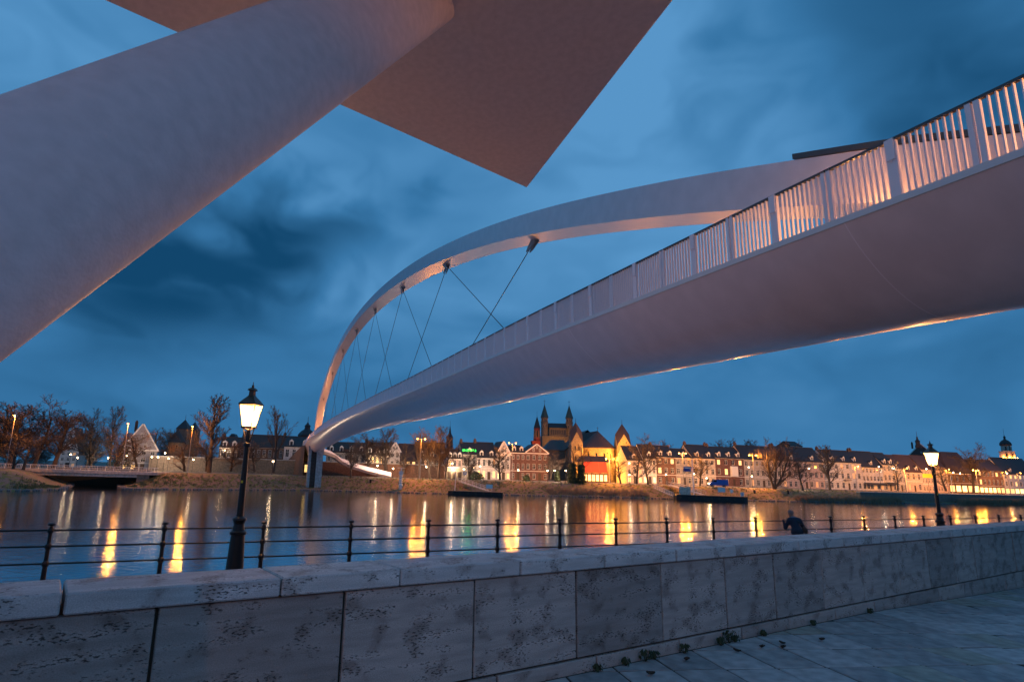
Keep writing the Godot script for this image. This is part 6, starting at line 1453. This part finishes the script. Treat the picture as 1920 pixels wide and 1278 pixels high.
func person_at_rail() -> void:
	var fwd := Vector3(.26, 0, -1).normalized()   # towards the river, turned a little upstream
	var t := Transform3D(Basis(fwd.cross(Vector3.UP), Vector3.UP, -fwd), Vector3(13.5, QUAY_Y, -24.78))   # local -z faces the river
	var o := thing("person", "person in dark blue jacket leaning on the riverside railing, back turned", "person", t)
	var J := Color(.012, .024, .05); var T := Color(.02, .02, .024); var K := Color(.36, .20, .14); var S := Color(.02, .015, .012)
	var hip := Vector3(0, .96, .04); var chest := Vector3(-.02, 1.30, -.16); var neck := Vector3(-.04, 1.49, -.27)
	var inv := t.affine_inverse()
	var wl := inv * Vector3(13.22, QUAY_Y + 1.35, rail_z(13.22) + .07); var wr := inv * Vector3(13.86, QUAY_Y + 1.35, rail_z(13.86) + .07)
	var B := [[hip + Vector3(-.08, 0, 0), hip + Vector3(.08, 0, 0), .15, .15], [hip, chest, .155, .18], [chest + Vector3(-.13, .05, -.02), chest + Vector3(.13, .05, -.02), .13, .13], [chest + Vector3(0, .1, -.05), neck, .10, .062],
		[Vector3(-.09, .92, .03), Vector3(-.11, .50, .0), .095, .068], [Vector3(-.11, .50, .0), Vector3(-.12, .10, .07), .066, .045], [Vector3(-.12, .06, .07), Vector3(-.14, .045, -.12), .048, .04],
		[Vector3(.09, .92, .03), Vector3(.11, .50, .03), .095, .068], [Vector3(.11, .50, .03), Vector3(.12, .10, .12), .066, .045], [Vector3(.12, .06, .12), Vector3(.15, .045, -.07), .048, .04],
		[Vector3(-.20, 1.37, -.19), Vector3(-.34, 1.07, -.27), .078, .062], [Vector3(-.34, 1.07, -.27), wl, .056, .038],
		[Vector3(.17, 1.37, -.19), Vector3(.34, 1.09, -.30), .078, .062], [Vector3(.34, 1.09, -.30), wr, .056, .038]]
	var body := MB.new()
	nets(body, B, .024, .07, func(p): return S if p.y < .10 else (T if p.y < .86 else (K if (p.y > 1.47 and p.z < -.2) or p.z < -.64 else J)))
	# hands closed over the top rail, five fingers each
	for s in [-1.0, 1.0]:
		var w := wl if s < 0 else wr
		var pm := w + Vector3(0, .018, -.055)
		var hb := [[w, pm, .032, .034], [pm + Vector3(-.024, 0, 0), pm + Vector3(.024, 0, 0), .024, .024]]
		for f in 4:
			var b0 := pm + Vector3(-.032 + f * .021, 0, -.018); var ln: float = [.028, .034, .033, .026][f]
			var b1 := b0 + Vector3(0, -.008, -ln); var b2 := b1 + Vector3(0, -ln * .8, -.004)
			hb.append([b0, b1, .0095, .009]); hb.append([b1, b2, .009, .0078])
		var th := pm + Vector3(-s * .034, -.004, .018)
		hb.append([th, th + Vector3(-s * .018, -.02, -.014), .011, .010]); hb.append([th + Vector3(-s * .018, -.02, -.014), th + Vector3(-s * .016, -.045, -.02), .010, .0085])
		nets(body, hb, .0065, .010, func(_p): return K)
	# head bowed a little to the left, with nose, ears and jaw
	var hc := Vector3(-.085, 1.625, -.33)
	var hbs := Basis(Vector3.UP, .45) * Basis(Vector3.RIGHT, -.25)
	var X := func(x, y, z): return hc + hbs * Vector3(x, y, z) * 1.1
	var HB := [[X.call(0, .03, .015), X.call(0, .035, -.03), .088, .082], [X.call(0, -.05, -.045), X.call(0, -.075, -.065), .058, .04], [neck, X.call(0, -.06, .0), .058, .055], [X.call(0, .005, -.105), X.call(0, -.02, -.118), .012, .017], [X.call(-.085, -.005, .01), X.call(-.09, .02, .014), .014, .018], [X.call(.085, -.005, .01), X.call(.09, .02, .014), .014, .018], [X.call(-.03, .028, -.098), X.call(.03, .028, -.098), .014, .014], [X.call(-.02, -.052, -.1), X.call(.02, -.052, -.1), .009, .009]]
	nets(body, HB, .0095, .03, func(_p): return K)
	var vm := mat("clothing", 1, 1, 1, .85)
	vm.vertex_color_use_as_albedo = true
	part(o, "body", body, vm)
	var hair := MB.new()
	nets(hair, [[X.call(0, .052, .024), X.call(0, .064, -.03), .088, .078], [X.call(0, .0, .05), X.call(0, -.03, .055), .06, .045], [X.call(-.06, .02, .02), X.call(-.065, .0, .0), .03, .025], [X.call(.06, .02, .02), X.call(.065, .0, .0), .03, .025]], .012, .03, func(_p): return Color(.24, .18, .16))
	part(o, "hair", hair, vm)
	var col := MB.new(); col.lathe([[.125, 0], [.115, .05], [.09, .06]], 16, Transform3D(Basis(Vector3.RIGHT, -.5), Vector3(-.035, 1.425, -.22)))
	part(o, "collar", col, mat("collar_grey", .16, .20, .30, .8))
	var bg := MB.new()
	nets(bg, [[Vector3(.27, 1.02, .08), Vector3(.33, .96, -.04), .10, .08], [Vector3(.25, 1.10, .09), Vector3(.31, 1.08, .0), .07, .06]], .02, .06, func(_p): return Color(.06, .04, .035))
	part(o, "shoulder_bag", bg, vm)
	var strap := MB.new()
	var pts := [Vector3(.26, 1.14, .11), Vector3(.14, 1.28, .06), Vector3(-.02, 1.42, -.06), Vector3(-.10, 1.49, -.17)]
	for i in 3: strap.tube(pts[i], pts[i + 1], .014, .014, 6)
	part(o, "bag_strap", strap, M.black_iron)

# ---------- grass, reeds, stones, weeds ----------
func scatter(called: String, mesh: Mesh, m: Material, where: Array, label: String) -> void:
	var mm := MultiMesh.new()
	mm.transform_format = MultiMesh.TRANSFORM_3D
	mm.mesh = mesh
	mm.instance_count = where.size()
	for i in where.size(): mm.set_instance_transform(i, where[i])
	var o := MultiMeshInstance3D.new()
	o.name = unique(called)
	o.multimesh = mm
	o.material_override = m
	add_child(o)
	tag(o, label, called.replace("_", " "), "", "stuff")
func blades(n: int, h: float, spread: float, wd: float, sd: int) -> Mesh:
	var g := RandomNumberGenerator.new(); g.seed = sd
	var mb := MB.new()
	for i in n:
		var a := g.randf() * TAU; var r := spread * sqrt(g.randf()); var p := Vector3(cos(a) * r, 0, sin(a) * r)
		var lean := Vector3(g.randf_range(-.4, .4), 1, g.randf_range(-.4, .4)) * h * g.randf_range(.6, 1.1)
		var s := Vector3(cos(a + 1.3), 0, sin(a + 1.3)) * wd
		mb.poly([p - s, p + s, p + lean * .6 + s * .6 + Vector3(.02, 0, 0), p + lean], Vector3(-s.z, .3, s.x))
	return mb.mesh()
func bank_y(x: float, z: float) -> float:
	var dd := shore_dist(x, z)
	return minf(dd * .55, .45) + (ground_level(x) - .45) * smoothstep(.6, 11.5, dd)
func small_growth() -> void:
	var g := RandomNumberGenerator.new(); g.seed = 77
	var tufts := []; var reeds := []; var rocks := []
	while tufts.size() < 5200:
		var k := g.randi() % (SHORE.size() - 3) + 1
		var f := g.randf()
		var x := lerpf(SHORE[k][0], SHORE[k + 1][0], f); var z := lerpf(SHORE[k][1], SHORE[k + 1][1], f)
		var off := g.randf_range(.8, 11.0)
		z -= off; x += g.randf_range(-2, 2)
		var dd := shore_dist(x, z)
		if dd < .8 or dd > 12.0: continue
		tufts.append(Transform3D(Basis(Vector3.UP, g.randf() * TAU).scaled(Vector3.ONE * g.randf_range(.6, 1.5)), Vector3(x, bank_y(x, z) - .05, z)))
	scatter("grass", blades(9, .42, .35, .03, 5), M.tuft, tufts, "rough winter grass on the far bank")
	for e in [[112.0, 156.0, 700], [184.0, 236.0, 800], [28.0, 60.0, 260]]:
		for i in int(e[2]):
			var x := g.randf_range(e[0], e[1])
			var z0 := -100.0
			for k in SHORE.size() - 1:
				if x >= SHORE[k][0] and x < SHORE[k + 1][0]: z0 = lerpf(SHORE[k][1], SHORE[k + 1][1], (x - SHORE[k][0]) / (SHORE[k + 1][0] - SHORE[k][0]))
			var off := g.randf_range(-.6, 2.6) if e[0] > 100 else g.randf_range(.5, 5.0)
			reeds.append(Transform3D(Basis(Vector3.UP, g.randf() * TAU).scaled(Vector3(1, g.randf_range(.6, 1.25) * (1.0 if e[0] > 100 else .6), 1)), Vector3(x, 0 if e[0] > 100 else bank_y(x, z0 - off) - .05, z0 - off if e[0] < 180 else z0 + .3 + absf(off) * .4)))
	scatter("reeds", blades(22, 2.2, .55, .03, 9), M.reed, reeds, "pale dry reeds along the far waterline")
	var rk := MB.new()
	var fn := FastNoiseLite.new(); fn.seed = 8; fn.frequency = 1.4
	var rings := []
	for j in 5:
		var ring := []
		for i in 8:
			var la := -PI / 2 + PI * (j + .001) / 4.0; var lo := TAU * i / 8
			var q := Vector3(cos(la) * cos(lo), sin(la) * .7, cos(la) * sin(lo))
			ring.append(q * (.8 + .5 * fn.get_noise_3dv(q * 1.3)) * .3)
		rings.append(ring)
	rk.loft(rings, true, false)
	for k in range(1, SHORE.size() - 2):
		var a := Vector2(SHORE[k][0], SHORE[k][1]); var b := Vector2(SHORE[k + 1][0], SHORE[k + 1][1])
		var n := int((b - a).length() * 3.2)
		for i in n:
			var p := a.lerp(b, g.randf()) + Vector2(g.randf_range(-.6, .6), g.randf_range(-.5, .9))
			rocks.append(Transform3D(Basis(Vector3(g.randf(), g.randf(), g.randf()).normalized(), g.randf() * TAU).scaled(Vector3.ONE * g.randf_range(.5, 1.6)), Vector3(p.x, .1, p.y)))
	var wood := []
	for i in 34:
		var u := g.randf()
		var k := g.randf_range(.7, 1.15)
		wood.append(Transform3D(Basis(Vector3.UP, g.randf() * TAU).scaled(Vector3(1.5 * k, 1.15 * k, 1.5 * k)), Vector3(lerpf(-205, -100, u), 3.5, lerpf(-196, -236, u) + g.randf_range(-12, 8))))
	var tw := tree_mesh(5)
	scatter("far_wood", tw[1], M.twig_dark, wood, "dark bare wood behind the canal and the clump of trees")
	scatter("riprap_stones", rk.mesh(), M.rock, rocks, "loose stones along the far waterline")
	# weeds rooted in the joint at the foot of the parapet, and wind blown leaves on the slabs
	var d := Vector3(1, 0, WALL_M).normalized()
	var ORD := ["first", "second", "third", "fourth", "fifth", "sixth", "seventh", "eighth", "ninth", "tenth", "eleventh", "twelfth", "thirteenth", "fourteenth", "fifteenth", "sixteenth"]
	var nw := 0
	for e in [[1.15, .06], [1.42, .07], [1.62, .1], [1.72, .07], [2.05, .08], [2.5, .08], [2.62, .12], [2.7, .07], [3.1, .06], [3.9, .06], [5.0, .06]]:
		var w := thing("weed", ORD[nw] + " green weed tuft from the left at the parapet foot", "weed", Transform3D(Basis(), Vector3(e[0], floor_y(e[0]) - .01, wall_z(e[0]) + .015)), "weeds along the parapet foot")
		nw += 1
		var mb := MB.new()
		for i in 44:
			var a := g.randf() * TAU; var h: float = e[1] * g.randf_range(.4, 1.0); var r: float = e[1] * g.randf_range(.1, .6)
			var p := Vector3(cos(a) * r, h, sin(a) * r * .5 + .03)
			var n := Vector3(cos(a), g.randf_range(.2, 1), sin(a) + .5).normalized()
			var x := n.cross(Vector3.UP).normalized() * .010; var yv := n.cross(x).normalized() * .019
			mb.poly([p - x, p + yv, p + x, p - yv], n)
			if i % 3 == 0: mb.tube(Vector3(0, 0, .02), p, .002, .0015, 3)
		part(w, "foliage", mb, M.weed)
	for k in 7:
		var x: float = [1.55, 1.98, 2.55, 2.85, 3.05, 3.12, 3.6][k]
		var z: float = wall_z(x) + [.36, .24, .30, .34, .46, .36, .5][k]
		var lf := thing("fallen_leaf", ORD[k] + " curled brown leaf from the left on the slabs", "leaf", Transform3D(Basis(Vector3.UP, g.randf() * TAU), Vector3(x, floor_y(x) + .008, z)), "fallen leaves on the terrace")
		var mb := MB.new()
		var rr := []
		for i in 6:
			var u := -1.0 + i * .4
			var hw := .026 * sqrt(maxf(.02, 1.0 - u * u))
			rr.append([Vector3(u * .034, .016 + .010 * u * u, -hw), Vector3(u * .034, .002 + .012 * u * u, 0), Vector3(u * .034, .020 + .006 * u * u, hw)])
		mb.loft(rr, false)
		part(lf, "blade", mb, mat("leaf_brown", .05, .03, .018, .8))
